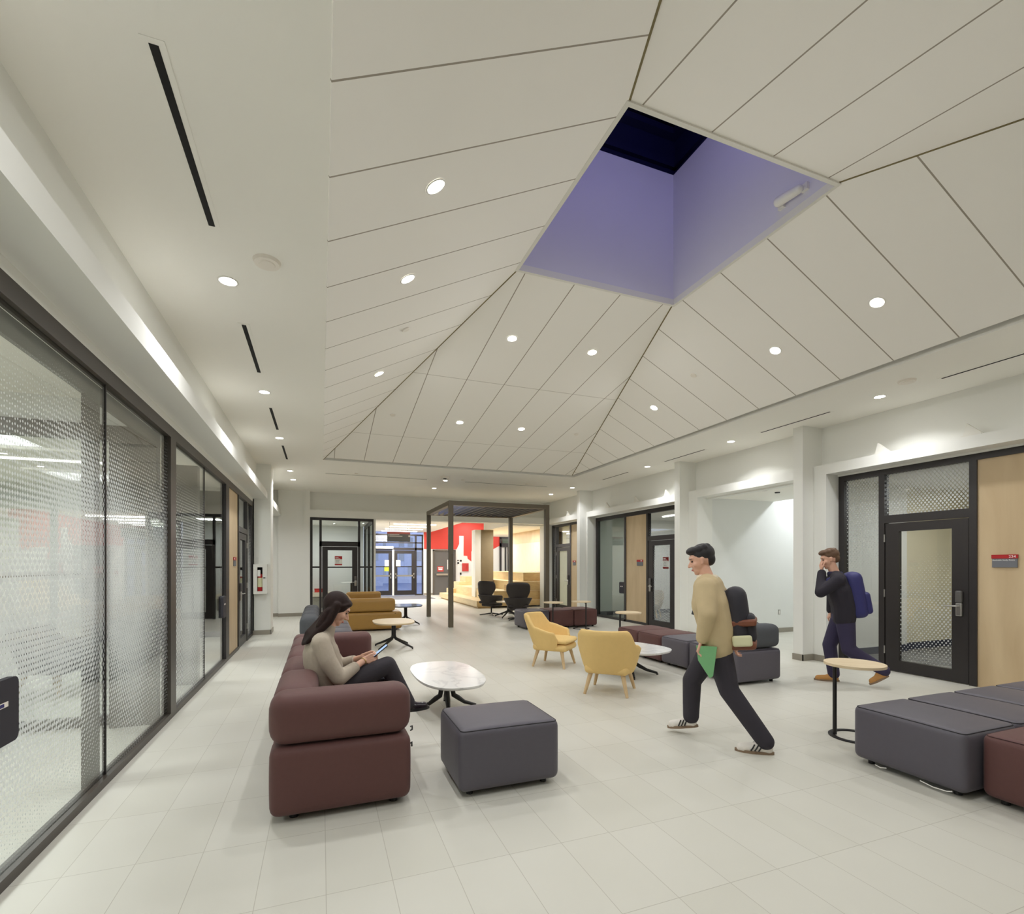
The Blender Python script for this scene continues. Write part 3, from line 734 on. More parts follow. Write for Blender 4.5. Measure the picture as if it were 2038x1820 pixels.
# entrance doors
w11 = struct('window_11', MB().box(2.0, 4.87, LY, LY + 0.1, 3.0, 3.08).box(2.0, 4.87, LY, LY + 0.1, 2.62, 2.68).box(2.0, 4.87, LY, LY + 0.1, 2.28, 2.40)
             .box(4.45, 4.53, LY, LY + 0.1, 0, 3.0).box(4.80, 4.87, LY, LY + 0.1, 0, 3.0).box(4.53, 4.80, LY, LY + 0.1, 1.42, 1.48).box(4.53, 4.80, LY, LY + 0.1, 0, 0.06).box(2.0, 2.1, LY, LY + 0.1, 0, 3.0), M_black)
obj('pane', MB().box(2.1, 4.8, LY + 0.05, LY + 0.056, 2.40, 3.0), M_glass, w11)
obj('pane', MB().box(4.53, 4.80, LY + 0.05, LY + 0.056, 0.06, 2.28), M_glass, w11)
obj('louvre', MB().box(2.1, 3.3, LY - 0.03, LY, 2.70, 2.78).box(2.1, 3.3, LY - 0.03, LY, 2.82, 2.88).box(2.1, 3.3, LY - 0.03, LY, 2.92, 2.98), M_white, w11)
obj('door_post', MB().box(3.31, 3.40, LY - 0.06, LY, 0, 2.30), M_white, w11)
obj('door_operator', MB().box(2.1, 3.36, LY - 0.10, LY, 2.34, 2.46), M_white, w11)
for nm, a, b in (('door_6', 2.15, 3.30), ('door_7', 3.41, 4.44)):
    s = 0.16
    d = struct(nm, MB().box(a, a + s, LY, LY + 0.06, 0.02, 2.26).box(b - s, b, LY, LY + 0.06, 0.02, 2.26).box(a + s, b - s, LY, LY + 0.06, 0.02, 0.25).box(a + s, b - s, LY, LY + 0.06, 2.10, 2.26).box(a + s, b - s, LY + 0.01, LY + 0.05, 1.42, 1.47), M_black)
    obj('pane', MB().box(a + s, b - s, LY + 0.03, LY + 0.036, 0.25, 2.10), M_glass, d)
    obj('push_bar', MB().box(a + 0.03, b - 0.03, LY - 0.09, LY - 0.04, 0.95, 1.03).box(a + 0.04, a + 0.10, LY - 0.09, LY, 0.86, 1.12).box(b - 0.10, b - 0.04, LY - 0.09, LY, 0.86, 1.12), M_steel, d)
obj('notice_sheet', MB().box(2.95, 3.15, LY - 0.004, LY - 0.001, 1.47, 1.77), M_paper, bpy.data.objects['door_6'])
obj('notice_sheet', MB().box(2.93, 3.15, LY - 0.004, LY - 0.001, 1.22, 1.42), M_lime, bpy.data.objects['door_6'])
obj('notice_sheet', MB().box(3.50, 3.72, LY - 0.004, LY - 0.001, 1.47, 1.77), M_paper, bpy.data.objects['door_7'])
# grey exit door in the mural wall
d8 = struct('door_8', MB().box(5.40, 6.46, yy - 0.05, yy, 0.02, 2.22), M_doorgrey)
obj('door_frame', MB().box(5.33, 5.40, yy - 0.08, yy, 0, 2.30).box(6.46, 6.52, yy - 0.08, yy, 0, 2.30).box(5.33, 6.52, yy - 0.08, yy, 2.24, 2.32), M_mull, d8)
obj('push_bar', MB().box(5.5, 6.36, yy - 0.14, yy - 0.06, 1.0, 1.09), M_steel, d8)
obj('door_window', MB().box(6.08, 6.22, yy - 0.056, yy - 0.05, 1.3, 1.8), M_paper, d8)
obj('notice_sheet', MB().box(5.56, 5.88, yy - 0.056, yy - 0.05, 1.19, 1.46), M_redbox, d8)
obj('notice_mark', MB().box(5.60, 5.84, yy - 0.060, yy - 0.056, 1.36, 1.40).box(5.62, 5.82, yy - 0.060, yy - 0.056, 1.27, 1.33), M_signwhite, d8)

# street outside
struct('floor', MB().box(-12, 30, LY + 0.2, 60, -0.3, -0.12), M_street)
for i, (x0, x1, y, h) in enumerate(((0.5, 3.1, 34, 9), (3.5, 4.5, 40, 14), (4.8, 12, 46, 12), (-8, 0.2, 36, 10))):
    b = MB().box(x0, x1, y, y + 4, -0.12, h)
    o = tag(obj('apartment_building', b, M_brick), ['blue dusk building front seen through the left entrance door', 'tall narrow building behind the right entrance door', 'long distant building front to the right of the entrance', 'building front hidden mostly by the left of the entrance'][i], 'building')
    for kx in range(int((x1 - x0) / 0.8)):
        for kz in range(1, 5):
            if (kx * 7 + kz * 5 + i) % 3:
                obj('window', MB().box(x0 + 0.2 + kx * 0.8, x0 + 0.65 + kx * 0.8, y - 0.03, y, kz * 1.3 - 0.7, kz * 1.3 + 0.15), M_farwin, o)

# ================================================================ CEILING DEVICES
def downlight(name, label, loc, tilt=None, group=None, power=DOWN_W, r=0.055):
    t = thing('downlight', label, 'ceiling light', loc, group=group)
    if tilt is not None: t.rotation_euler = tilt
    obj('trim_ring', MB().ring((0, 0, -0.002), r + 0.012, 0.007, 28, 8, 0.5), M_white, t)
    obj('lens', MB().cyl(0, 0, -0.004, 0.002, r, seg=24), M_lens, t)
    area('downlight_lamp', (0, 0, -0.02), 2 * r, power, parent=t, spread=PI if tilt is not None else 2.15)
    return t
ordn = ['nearest', 'second', 'third', 'fourth', 'farthest']
for i, y in enumerate((4.44, 7.12, 9.6, 12.86, 14.16)):
    downlight('d', 'recessed round downlight in flat ceiling above left glass wall, %s from camera' % ordn[i], (-0.68, y, CZ), group='downlights over the left glass wall')
for i, y in enumerate((4.42, 6.98, 9.44, 12.78, 14.2)):
    downlight('d', 'recessed round downlight in flat ceiling above right side columns, %s from camera' % ordn[i], (6.88 if i < 3 else 6.74, y, CZ), group='downlights over the right side')
for i, (x, y) in enumerate(((3.05, 12.88), (3.05, 14.28))):
    downlight('d', ['recessed downlight beside the small box camera at the far edge of the raised ceiling', 'recessed downlight in flat ceiling above the entrance side of the pergola'][i], (x, y, CZ), group='downlights at the far end')
for y in (1.6, -1.2):
    for x in (-0.68, 6.88):
        area('hall_lamp_light', (x, y, CZ - 0.03), 0.11, DOWN_W * (1.0 if y > 0 else 0.5))
s1 = math.atan2(KZ - BZ, KX0 - BX0); s2 = math.atan2(KZ - BZ, BY1 - KY1)
zl = lambda x: BZ + (x - BX0) * math.tan(s1) - 0.003
zb = lambda y: BZ + (BY1 - y) * math.tan(s2) - 0.003
for i, y in enumerate((3.32, 4.48, 6.84)):
    downlight('d', 'bright downlight on the left slope of the raised ceiling, %s from camera' % ['nearest', 'middle one', 'farthest'][i], (0.72, y, zl(0.72)), (0, -s1, 0), 'sloped ceiling downlights')
for i, y in enumerate((3.34, 4.53, 6.9)):
    downlight('d', 'bright starlike downlight on the right slope of the raised ceiling, %s from camera' % ['nearest', 'middle one', 'farthest'][i], (5.16, y, zl(BX0 + BX1 - 5.16)), (0, s1, 0), 'sloped ceiling downlights')
for i, (x, y) in enumerate(((2.36, 6.17), (3.57, 6.17), (2.36, 8.84), (3.57, 8.84))):
    downlight('d', 'bright downlight on the far slope of the raised ceiling, %s' % ['upper left of four', 'upper right of four', 'lower left of four', 'lower right of four'][i], (x, y, zb(y)), (-s2, 0, 0), 'sloped ceiling downlights')
for x, y in ((2.36, 1.6), (3.57, 1.6), (0.72, 0.9), (5.16, 0.9)):
    area('hall_lamp_light', (x, y, 4.0), 0.11, DOWN_W)

def slot(x0, x1, y0, y1, label, wide=False):
    t = thing('slot_diffuser', label, 'air vent', ((x0 + x1) / 2, (y0 + y1) / 2, CZ), group='linear slot vents in the flat ceiling')
    hx, hy = (x1 - x0) / 2, (y1 - y0) / 2
    m = 0.028
    obj('vent_frame', MB().box(-hx - m, hx + m, -hy - m, hy + m, -0.003, -0.0005), M_ceil, t)
    obj('vent_slot', MB().box(-hx, hx, -hy, hy, -0.0045, -0.003), M_slot, t)
    return t
slot(-0.685, -0.648, 2.53, 3.75, 'long black slot vent in ceiling at upper left, nearest of all')
slot(-0.685, -0.648, 5.19, 6.41, 'black slot vent above left glass wall, second from camera')
slot(-0.685, -0.648, 7.80, 9.01, 'black slot vent above left glass wall, third from camera')
slot(-0.685, -0.648, 10.18, 11.46, 'short looking slot vent above left glass wall, farthest of four')
slot(6.875, 6.905, 2.6, 3.72, 'thin slot vent above the plywood panel at the right edge')
slot(6.865, 6.895, 5.11, 6.32, 'thin slot vent above the right column beside the passage')
slot(6.865, 6.895, 7.64, 8.84, 'thin slot vent above the passage opening on the right')
slot(6.83, 6.86, 10.15, 11.29, 'thin slot vent high above the grey glass pane on the right')
slot(0.10, 2.57, 12.88, 12.905, 'thin crosswise slot vent at the far end, left of the two')
slot(3.59, 5.99, 12.88, 12.905, 'thin crosswise slot vent at the far end, right of the two')
def disc(name, label, cat, loc, r, h, mat, rot=None, group=None, ring=True):
    t = thing(name, label, cat, loc, group=group)
    if rot: t.rotation_euler = rot
    obj('cover', MB().cyl(0, 0, -h, -0.0, r * 0.9, r), mat, t)
    if ring: obj('inner_disc', MB().cyl(0, 0, -h - 0.006, -h, r * 0.55, r * 0.6), mat, t)
    return t
disc('smoke_detector', 'large round ceiling sensor beside the nearest left downlight', 'smoke detector', (-0.37, 4.05, CZ), 0.095, 0.022, M_sensor)
disc('smoke_detector', 'round ceiling sensor above the glazed door at right', 'smoke detector', (6.59, 3.92, CZ), 0.095, 0.022, M_sensor)
disc('sprinkler_cover', 'tiny round sprinkler cover on left slope of raised ceiling', 'sprinkler', (0.88, 5.62, zl(0.88)), 0.045, 0.012, M_sensor, (0, -s1, 0), ring=False)
disc('sprinkler_cover', 'tiny round sprinkler cover on right slope of raised ceiling', 'sprinkler', (4.96, 5.73, zl(BX0 + BX1 - 4.96)), 0.045, 0.012, M_sensor, (0, s1, 0), ring=False)
disc('sprinkler_cover', 'tiny sprinkler cover on far slope near its left corner', 'sprinkler', (1.16, 8.82, zb(8.82)), 0.045, 0.012, M_sensor, (-s2, 0, 0), ring=False)
disc('sprinkler_cover', 'tiny sprinkler cover on far slope near its right corner', 'sprinkler', (4.74, 8.82, zb(8.82)), 0.045, 0.012, M_sensor, (-s2, 0, 0), ring=False)
disc('sprinkler_cover', 'small ceiling disc left of the far small camera box', 'sprinkler', (0.8, 12.65, CZ), 0.045, 0.014, M_sensor, ring=False)
disc('sprinkler_cover', 'small ceiling disc right of the far small camera box', 'sprinkler', (3.45, 12.62, CZ), 0.045, 0.014, M_sensor, ring=False)
disc('sprinkler_cover', 'small ceiling disc over the far right slot vent', 'sprinkler', (5.25, 12.6, CZ), 0.045, 0.014, M_sensor, ring=False)
disc('sprinkler_cover', 'dark round ceiling spot inside the passage on the right', 'ceiling spot', (8.37, 7.3, 2.96), 0.05, 0.02, M_metal, ring=False)
disc('smoke_detector', 'pale small round sensor inside the passage ceiling', 'smoke detector', (7.93, 7.2, 2.96), 0.05, 0.02, M_white, ring=False)
t = thing('ceiling_camera', 'small white box device at far edge of the raised ceiling', 'security camera', (2.9, 12.3, CZ))
obj('housing', MB().box(-0.1, 0.1, -0.08, 0.08, -0.05, 0), M_sensor, t)
obj('lens_dome', MB().ball((0, 0, -0.05), (0.045, 0.045, 0.035)), M_lockgrey, t)
t = thing('shaft_sensor', 'white rounded sensor fixed high on the skylight shaft wall', 'sensor', (KX1 - 0.0, 3.32, 4.86))
obj('bracket', MB().box(-0.03, 0.0, -0.16, -0.1, -0.03, 0.03).box(-0.03, 0, 0.08, 0.14, -0.03, 0.03), M_white, t)
obj('housing', MB().cap((-0.06, -0.1, -0.01), (-0.06, 0.1, 0.02), 0.038, 0.045), M_white, t)
# skylight accent lamps on the ledge
t = thing('led_strip', 'blue led strip tucked on the skylight ledge', 'led strip', (3.0, KY0 - 0.05, ST + 0.02))
obj('diffuser', MB().box(-0.9, 0.9, -0.02, 0.02, 0, 0.02), M_blueled, t)
area('led_light', (0, 0.05, 0.05), 1.8, 6.2, rot=(math.radians(70), 0, 0), parent=t, col=(0.50, 0.47, 1.0), shape='RECTANGLE', sy=0.05)
t = thing('display_screen', 'violet and pink glowing strip seen at the skylight edge', 'screen', (2.0, KY1 + 0.04, ST + 0.02))
obj('violet_area', MB().box(0.05, 0.62, 0, 0.02, 0, 0.3), M_violetled, t)
obj('pink_area', MB().box(0.35, 0.5, -0.004, 0, 0, 0.25), M_pinkled, t)

# triangular brackets on the right hand ledge
def bracket(y, label):
    t = thing('ledge_bracket', label, 'bracket', (7.43, y, 3.11), group='white triangular brackets on the right ledge')
    obj('plate', MB().prism([(-0.12, 0), (0.09, 0), (0.05, 0.16)], -0.02, 0.02, 'x').box(-0.03, 0.04, -0.10, 0.10, 0, 0.012), M_trimw, t)
for y, l in ((3.69, 'white triangular bracket on ledge above the plywood panel at right'), (4.74, 'small white bracket on ledge above the fritted side light'),
             (9.45, 'white bracket on ledge above the fritted door left of passage'), (10.65, 'white bracket on ledge above the narrow plywood strip'),
             (12.0, 'white bracket on ledge above the grey glass pane'), (14.38, 'white bracket on ledge beside the far pergola corner')):
    bracket(y, l)

# ================================================================ SIGNS AND WALL ITEMS
t = thing('room_sign', 'red and grey room sign reading 224 Bookable Study Room on plywood', 'sign', (7.695, 3.5, 1.50))
obj('red_band', MB().box(-0.012, 0, -0.125, 0.125, 0.108, 0.155), M_redsign, t)
obj('grey_plate', MB().box(-0.008, 0, -0.12, 0.12, 0.0, 0.108), M_signgrey, t)
rt = (PI / 2, 0, -PI / 2)
text_mesh('224', 0.045, M_signwhite, t, (-0.0125, -0.04, 0.116), rt)
text_mesh('Bookable Study Room', 0.0235, M_signwhite, t, (-0.0085, 0.115, 0.082), rt)
def small_sign(loc, label, ry=0.13, sgn=-1):
    t = thing('room_sign', label, 'sign', loc)
    obj('red_band', MB().box(0, 0.012 * sgn, -ry, ry, 0.10, 0.155), M_redsign, t)
    obj('grey_plate', MB().box(0, 0.008 * sgn, -ry, ry, 0.0, 0.10), M_signgrey, t)
    obj('room_number', MB().box(0.012 * sgn, 0.013 * sgn, -ry + 0.03, -ry + 0.09, 0.115, 0.14), M_signwhite, t)
small_sign((7.695, 10.87, 1.51), 'small red and grey room sign on plywood strip beside the fritted door')
small_sign((7.695, 14.45, 1.52), 'small red and grey sign on the farthest plywood strip at right', 0.1)
small_sign((-1.408, 9.85, 1.51), 'small red topped sign on plywood strip of left wall', 0.13, 1)
def poster(loc, label, rz):
    t = thing('notice_poster', label, 'poster', loc, rz)
    obj('sheet', MB().box(-0.108, 0.108, -0.003, 0, 0, 0.28), M_paper, t)
    obj('red_header', MB().box(-0.108, 0.108, -0.005, -0.003, 0.19, 0.28), M_redsign, t)
    obj('red_footer', MB().box(-0.108, 0.108, -0.005, -0.003, 0, 0.04), M_redsign, t)
    obj('header_mark', MB().box(-0.09, 0.0, -0.0065, -0.005, 0.235, 0.25).box(-0.09, 0.05, -0.0065, -0.005, 0.205, 0.214), M_signwhite, t)
    obj('body_mark', MB().box(-0.08, 0.03, -0.0045, -0.003, 0.14, 0.15).box(-0.08, 0.02, -0.0045, -0.003, 0.11, 0.12).box(-0.08, 0.03, -0.0045, -0.003, 0.07, 0.08).cyl(0, 0, 0, 0.0001, 0.0001), M_signgrey, t)
poster((0.50, BY + 0.035, 1.52), 'red and white notice taped inside the black door at back', 0)
poster((7.722, 9.87, 1.44), 'red and white notice on the fritted glass door at right', -PI / 2)
# fire extinguisher cabinet
t = thing('extinguisher_cabinet', 'white wall cabinet with narrow window on the left column', 'fire extinguisher cabinet', (-1.235, 12.2, 0.90))
obj('cabinet_body', MB().box(-0.135, 0.135, -0.12, -0.06, 0, 0.06).box(-0.135, 0.135, -0.12, -0.06, 0.58, 0.645).box(-0.135, -0.06, -0.12, -0.06, 0.06, 0.58).box(0.045, 0.135, -0.12, -0.06, 0.06, 0.58)
    .box(-0.135, -0.13, -0.06, 0, 0, 0.645).box(0.13, 0.135, -0.06, 0, 0, 0.645).box(-0.135, 0.135, -0.06, 0, 0, 0.01).box(-0.135, 0.135, -0.06, 0, 0.635, 0.645), M_white, t)
obj('cabinet_lining', MB().box(-0.13, 0.13, -0.004, 0, 0.01, 0.635), M_slot, t)
obj('latch', MB().box(0.06, 0.10, -0.13, -0.12, 0.34, 0.36), M_metal, t)
t = thing('fire_extinguisher', 'red fire extinguisher with cream label inside white cabinet', 'fire extinguisher', (-1.243, 12.137, 0.961))
obj('cylinder', MB().cyl(0, 0, 0, 0.34, 0.05).ball((0, 0, 0.34), (0.05, 0.05, 0.04)), M_extred, t)
obj('label', MB().cyl(0, 0, 0.09, 0.29, 0.0515), M_label, t)
obj('valve', MB().box(-0.012, 0.012, -0.02, 0.02, 0.36, 0.42).box(-0.01, 0.01, -0.045, 0.03, 0.42, 0.435), M_metal, t)
obj('tag', MB().box(-0.045, 0.012, -0.055, -0.053, 0.32, 0.46), M_paper, t)
# switches
def switch(loc, rz, label, w=0.035, h=0.057):
    t = thing('wall_switch', label, 'wall switch', loc, rz)
    obj('plate', MB().box(-w, w, -0.006, 0, -h, h), M_steel, t)
    obj('rocker', MB().box(-w * 0.45, w * 0.45, -0.010, -0.006, -h * 0.6, h * 0.6), M_white, t)
switch((9.72, 8.43, 0.46), 0, 'small outlet plate low on the bright passage wall')
switch((9.1, 5.80, 1.15), 0, 'double switch seen through the fritted side light')
switch((9.05, 5.80, 0.45), 0, 'outlet plate low on white wall behind the side light')
# mural wall items
def wall_item(name, label, cat, x, z, parts):
    t = thing(name, label, cat, (x, yy, z))
    for nm, b, m in parts: obj(nm, MB().box(*b), m, t)
    return t
t = wall_item('hose_cabinet', 'square red fire hose cabinet on white wall under the mural', 'fire cabinet', 7.05, 1.2, [('cabinet_body', (-0.17, 0.17, -0.05, 0, 0, 0.42), M_redbox), ('handle', (0.06, 0.085, -0.065, -0.05, 0.15, 0.33), M_redsign)])
t = wall_item('evacuation_map', 'small black and white square plan on the mural wall', 'wall map', 6.74, 1.56, [('sheet', (-0.13, 0.13, -0.012, 0, 0, 0.25), M_signwhite), ('dark_area', (-0.12, -0.02, -0.014, -0.012, 0.02, 0.12), M_metal)])
obj('dark_area', MB().box(0.0, 0.12, -0.014, -0.012, 0.14, 0.235).box(-0.12, -0.04, -0.014, -0.012, 0.17, 0.235), M_metal, t)
wall_item('card_reader', 'small black card reader below the red cabinet', 'card reader', 6.80, 1.02, [('reader', (-0.04, 0.04, -0.03, 0, 0, 0.11), M_plastic)])
wall_item('call_point', 'small red and white alarm call point beside the entrance glass', 'fire alarm', 5.12, 1.15, [('plate', (-0.06, 0.06, -0.02, 0, 0, 0.12), M_redsign), ('button', (-0.03, 0.03, -0.03, -0.02, 0.05, 0.08), M_signwhite)])
# hanging sign
t = thing('hanging_sign', 'grey hanging direction sign with red top band near entrance', 'sign', (2.83, 19.8, 2.44))
obj('grey_panel', MB().box(-0.44, 0.44, -0.03, 0.03, 0, 0.30), M_signgrey, t)
obj('red_band', MB().box(-0.44, 0.44, -0.032, 0.032, 0.30, 0.385), pbr('faded_red', (196, 110, 110), 0.5), t)
obj('hanger', MB().box(-0.35, -0.34, -0.005, 0.005, 0.385, 0.76).box(0.34, 0.35, -0.005, 0.005, 0.385, 0.76), M_steel, t)
obj('direction_mark', MB().box(-0.41, -0.385, -0.034, -0.031, 0.26, 0.285).box(-0.36, 0.02, -0.034, -0.031, 0.26, 0.285).box(-0.41, -0.385, -0.034, -0.031, 0.205, 0.23).box(-0.36, 0.14, -0.034, -0.031, 0.20, 0.225).box(0.37, 0.43, -0.034, -0.031, 0.19, 0.25), M_signwhite, t)
# door mat
tag(obj('door_mat', MB().box(2.2, 4.85, 22.4, 25.2, 0.0, 0.012), M_mat), 'dark grey entrance mat in front of the entrance doors', 'door mat')
# linear lamps of the lobby
for i, y in enumerate((20.5, 21.9, 23.4, 24.9)):
    t = thing('linear_light', 'long white linear lamp in lobby ceiling, %s from camera' % ['nearest', 'second', 'third', 'farthest'][i], 'ceiling light', (3.6, y, 3.2), group='linear lamps of the lobby')
    obj('diffuser', MB().box(-0.85, 0.85, -0.05, 0.05, -0.03, -0.0), M_strip, t)
    area('linear_lamp', (0, 0, -0.05), 1.7, LOBBY_W, parent=t, shape='RECTANGLE', sy=0.1, col=(1, 0.98, 0.95))
for x, y, z in ((7.2, 24.2, 3.85), (6.9, 18.2, 2.88), (7.0, 21.0, 2.88), (10.5, 23.8, 3.85)):
    area('lobby_lamp_light', (x, y, z), 0.5, 31, col=(1, 0.98, 0.95))
t = thing('linear_light', 'white strip lamp in ceiling of the room behind grey glass', 'ceiling light', (9.3, 11.2, 2.94))
obj('diffuser', MB().box(-0.04, 0.04, -0.8, 0.8, -0.02, 0), M_strip, t)
for x, y in ((9.4, 4.0), (9.3, 11.2), (9.0, 14.8)):
    area('room_lamp_light', (x, y, 2.9), 0.9, ROOM_W * 0.6, shape='SQUARE')
for x, y in ((-3.8, 1.0), (-3.8, 4.0), (-3.8, 8.0), (-3.4, 10.6)):
    area('room_lamp_light', (x, y, 3.05), 0.9, ROOM_W * 1.0, shape='SQUARE')
area('room_lamp_light', (0.4, 17.9, 2.95), 0.6, 26, shape='SQUARE')
for i, y in enumerate((1.4, 3.2, 7.4, 9.4)):
    t = thing('linear_light', 'thin lamp strip in ceiling of the left glazed room, %s from camera' % ['nearest', 'second', 'third', 'farthest'][i], 'ceiling light', (-3.8, y, 3.1), group='strip lamps behind the left glass')
    obj('diffuser', MB().box(-0.7, 0.7, -0.04, 0.04, -0.02, 0), M_strip, t)

# ================================================================ FURNITURE
def piping_path(x0, x1, y0, y1, zt, r, bulge=0.0):
    k = r * (1 - 0.7071); rr = r * 0.7071
    pts = []; X0, X1, Y0, Y1 = x0 + k, x1 - k, y0 + k, y1 - k
    for cx, cy, a0 in ((X1 - rr, Y1 - rr, 0), (X0 + rr, Y1 - rr, PI / 2), (X0 + rr, Y0 + rr, PI), (X1 - rr, Y0 + rr, 1.5 * PI)):
        for i in range(6):
            a = a0 + i * PI / 10; pts.append((cx + rr * math.cos(a), cy + rr * math.sin(a), zt - k + 0.002))
    pts.append(pts[0])
    out = []
    for p, q in zip(pts[:-1], pts[1:]):
        n = 6 if math.dist(p, q) > 0.1 else 1
        for j in range(n):
            P = [p[a] + (q[a] - p[a]) * j / n for a in range(3)]
            fx = 1 - ((P[0] - (x0 + x1) / 2) / ((x1 - x0) / 2)) ** 2; fy = 1 - ((P[1] - (y0 + y1) / 2) / ((y1 - y0) / 2)) ** 2
            P[2] += bulge * max(0, fx) * max(0, fy); out.append(P)
    out.append(out[0])
    return out
def pouf(label, cat, loc, hx, hy, mat, pmat, H=0.44, r=0.05, rz=0, group=None, name='ottoman'):
    t = thing(name, label, cat, loc, rz, group)
    obj('cushion', MB().rbox(-hx, hx, -hy, hy, 0.035, H, r, bulge=0.018, side=0.006), mat, t)
    obj('piping', MB().tube(piping_path(-hx, hx, -hy, hy, H, r, 0.018), 0.0032, 6), pmat, t)
    for sx in (-1, 1):
        for sy in (-1, 1):
            obj('foot', MB().cyl(sx * (hx - 0.09), sy * (hy - 0.09), 0, 0.045, 0.022), M_plastic, t)
    return t
pouf('charcoal grey rectangular ottoman standing alone beside the maroon sofa arm', 'ottoman', (1.20, 3.44, 0), 0.36, 0.30, M_grey, M_greyp, H=0.45)
# right foreground row
G = 'ottomans pushed together in the right foreground'
for i in range(5):
    lab = ['charcoal grey bench ottoman in right foreground, leftmost of the row beside round table', 'charcoal grey bench ottoman in right foreground, second from the left',
           'charcoal grey bench ottoman in right foreground, third from the left', 'grey bench ottoman against the plywood panel at right edge', 'grey bench ottoman last of the foreground row'][i]
    if i < 4: pouf(lab, 'ottoman', (4.18 + i * 0.615, 2.33, 0), 0.300, 0.37, M_grey, M_greyp, group=G)
for i in range(3):
    if i < 2: pouf(['maroon bench ottoman at lower right corner in front of the grey row', 'maroon bench ottoman cut off by the right edge'][i], 'ottoman', (4.30 + i * 0.615, 1.575, 0), 0.300, 0.37, M_maroon, M_maroonp, group=G)
# middle row on the right
G = 'seat blocks in the middle row'
for i, (y, m, p, lab) in enumerate(((7.31, M_maroon, M_maroonp, 'maroon seat block at far end of the middle row'), (6.705, M_maroon, M_maroonp, 'maroon seat block beside the grey one in middle row'), (6.10, M_grey, M_greyp, 'charcoal grey seat block between maroon block and grey end sofa'))):
    pouf(lab, 'ottoman', (5.27, y, 0), 0.37, 0.294, m, p, group=G)
t = thing('end_sofa', 'charcoal grey sofa end with rounded backrest behind the walking man', 'sofa', (5.27, 5.31, 0))
obj('seat_cushion', MB().rbox(-0.37, 0.37, -0.46, 0.46, 0.035, 0.44, 0.05, 0.012), M_grey, t)
obj('backrest', MB().rbox(-0.37, 0.37, -0.46, -0.20, 0.45, 0.75, 0.085, 0.01), M_greyb, t)
obj('back_cushion', MB().rbox(0.11, 0.37, -0.19, 0.44, 0.45, 0.75, 0.085, 0.01), M_greyb, t)
obj('piping', MB().tube(piping_path(-0.37, 0.37, -0.46, 0.46, 0.44, 0.05, 0.012), 0.003, 6), M_greyp, t)
for sx in (-1, 1):
    for sy in (-1, 1): obj('foot', MB().cyl(sx * 0.28, sy * 0.37, 0, 0.045, 0.022), M_plastic, t)
# far row
G = 'dark blocks behind the yellow chairs'
for i, (m, p, lab) in enumerate(((M_grey, M_greyp, 'dark grey seat block at left end of the far row'), (M_maroon, M_maroonp, 'dark maroon seat block in middle of the far row'), (M_maroon, M_maroonp, 'dark maroon seat block at right end of the far row'))):
    pouf(lab, 'ottoman', (4.80 + i * 0.655, 11.22, 0), 0.32, 0.37, m, p, group=G)

# maroon sofa
def sofa(name, label, loc, mat, pmat, segs, x0, x1, arm_front, arm_back, bolmat=None, seglen=0.6):
    t = thing(name, label, 'sofa', loc)
    bolmat = bolmat or mat; y = 0.0; A = 0.255
    if arm_front:
        obj('arm_base', MB().rbox(x0, x1, 0, A, 0.035, 0.447, 0.055, 0, 0.006), mat, t)
        obj('armrest', MB().rbox(x0, x1, 0, A, 0.449, 0.76, 0.088, 0.0, 0.008), bolmat, t)
        y = A
    ys = y
    for i in range(segs):
        obj('seat_cushion', MB().rbox(x0, x1, y + 0.002, y + seglen - 0.002, 0.035, 0.44, 0.05, 0.012), mat, t)
        obj('back_cushion', MB().rbox(x0, x0 + 0.27, y - (0.06 if i == 0 and arm_front else 0) + 0.001, y + seglen - 0.001, 0.445, 0.757, 0.085, 0.012), bolmat, t)
        y += seglen
    if arm_back:
        obj('arm_base', MB().rbox(x0, x1, y, y + A, 0.035, 0.447, 0.055), mat, t)
        obj('armrest', MB().rbox(x0, x1, y, y + A, 0.449, 0.76, 0.07), bolmat, t)
        y += A
    for fx in (x0 + 0.13, x1 - 0.1):
        for fy in (0.1, y / 2, y - 0.1): obj('foot', MB().cyl(fx, fy, 0, 0.045, 0.025), M_plastic, t)
    return t
sofa('modular_sofa', 'maroon modular sofa with rounded arms holding the seated woman', (0, 3.215, 0), M_maroon, M_maroonp, 4, -0.285, 0.54, True, True)
t = bpy.data.objects['modular_sofa']
obj('connector', MB().tube([(0.545, 0.08, 0.47), (0.558, 0.08, 0.475), (0.558, 0.08, 0.45), (0.545, 0.08, 0.445)], 0.005, 8).tube([(0.545, 0.08, 0.36), (0.556, 0.08, 0.37), (0.556, 0.08, 0.34)], 0.005, 8), M_plastic, t)
sofa('modular_sofa', 'charcoal grey sofa with ribbed backrest behind the maroon sofa', (0, 8.0, 0), M_grey, M_greyp, 4, -0.30, 0.50, False, False, M_greyb, seglen=0.6)

# mustard leather booth
t = thing('booth_sofa', 'mustard leather wrap around sofa seen from behind', 'sofa', (0, 0, 0))
t.location = (0.5, 11.9, 0)
obj('seat_base', MB().rbox(0.0, 1.28, 0, 0.72, 0.035, 0.44, 0.06, 0.01, 0.01), M_mustard, t)
obj('back_cushion', MB().rbox(0.02, 1.12, -0.02, 0.26, 0.45, 0.755, 0.07, 0.0, 0.01), M_mustard, t)
obj('seat_base', MB().rbox(-0.05, 0.62, 0.72, 2.1, 0.035, 0.44, 0.06, 0.01), M_mustard, t)
obj('back_cushion', MB().rbox(-0.08, 0.18, 0.25, 1.2, 0.45, 0.755, 0.07), M_mustard, t)
obj('back_cushion', MB().rbox(-0.08, 0.18, 1.2, 2.1, 0.45, 0.76, 0.07), M_mustard, t)
obj('seat_base', MB().rbox(-0.05, 1.1, 2.1, 2.82, 0.035, 0.44, 0.06, 0.01), M_mustard, t)
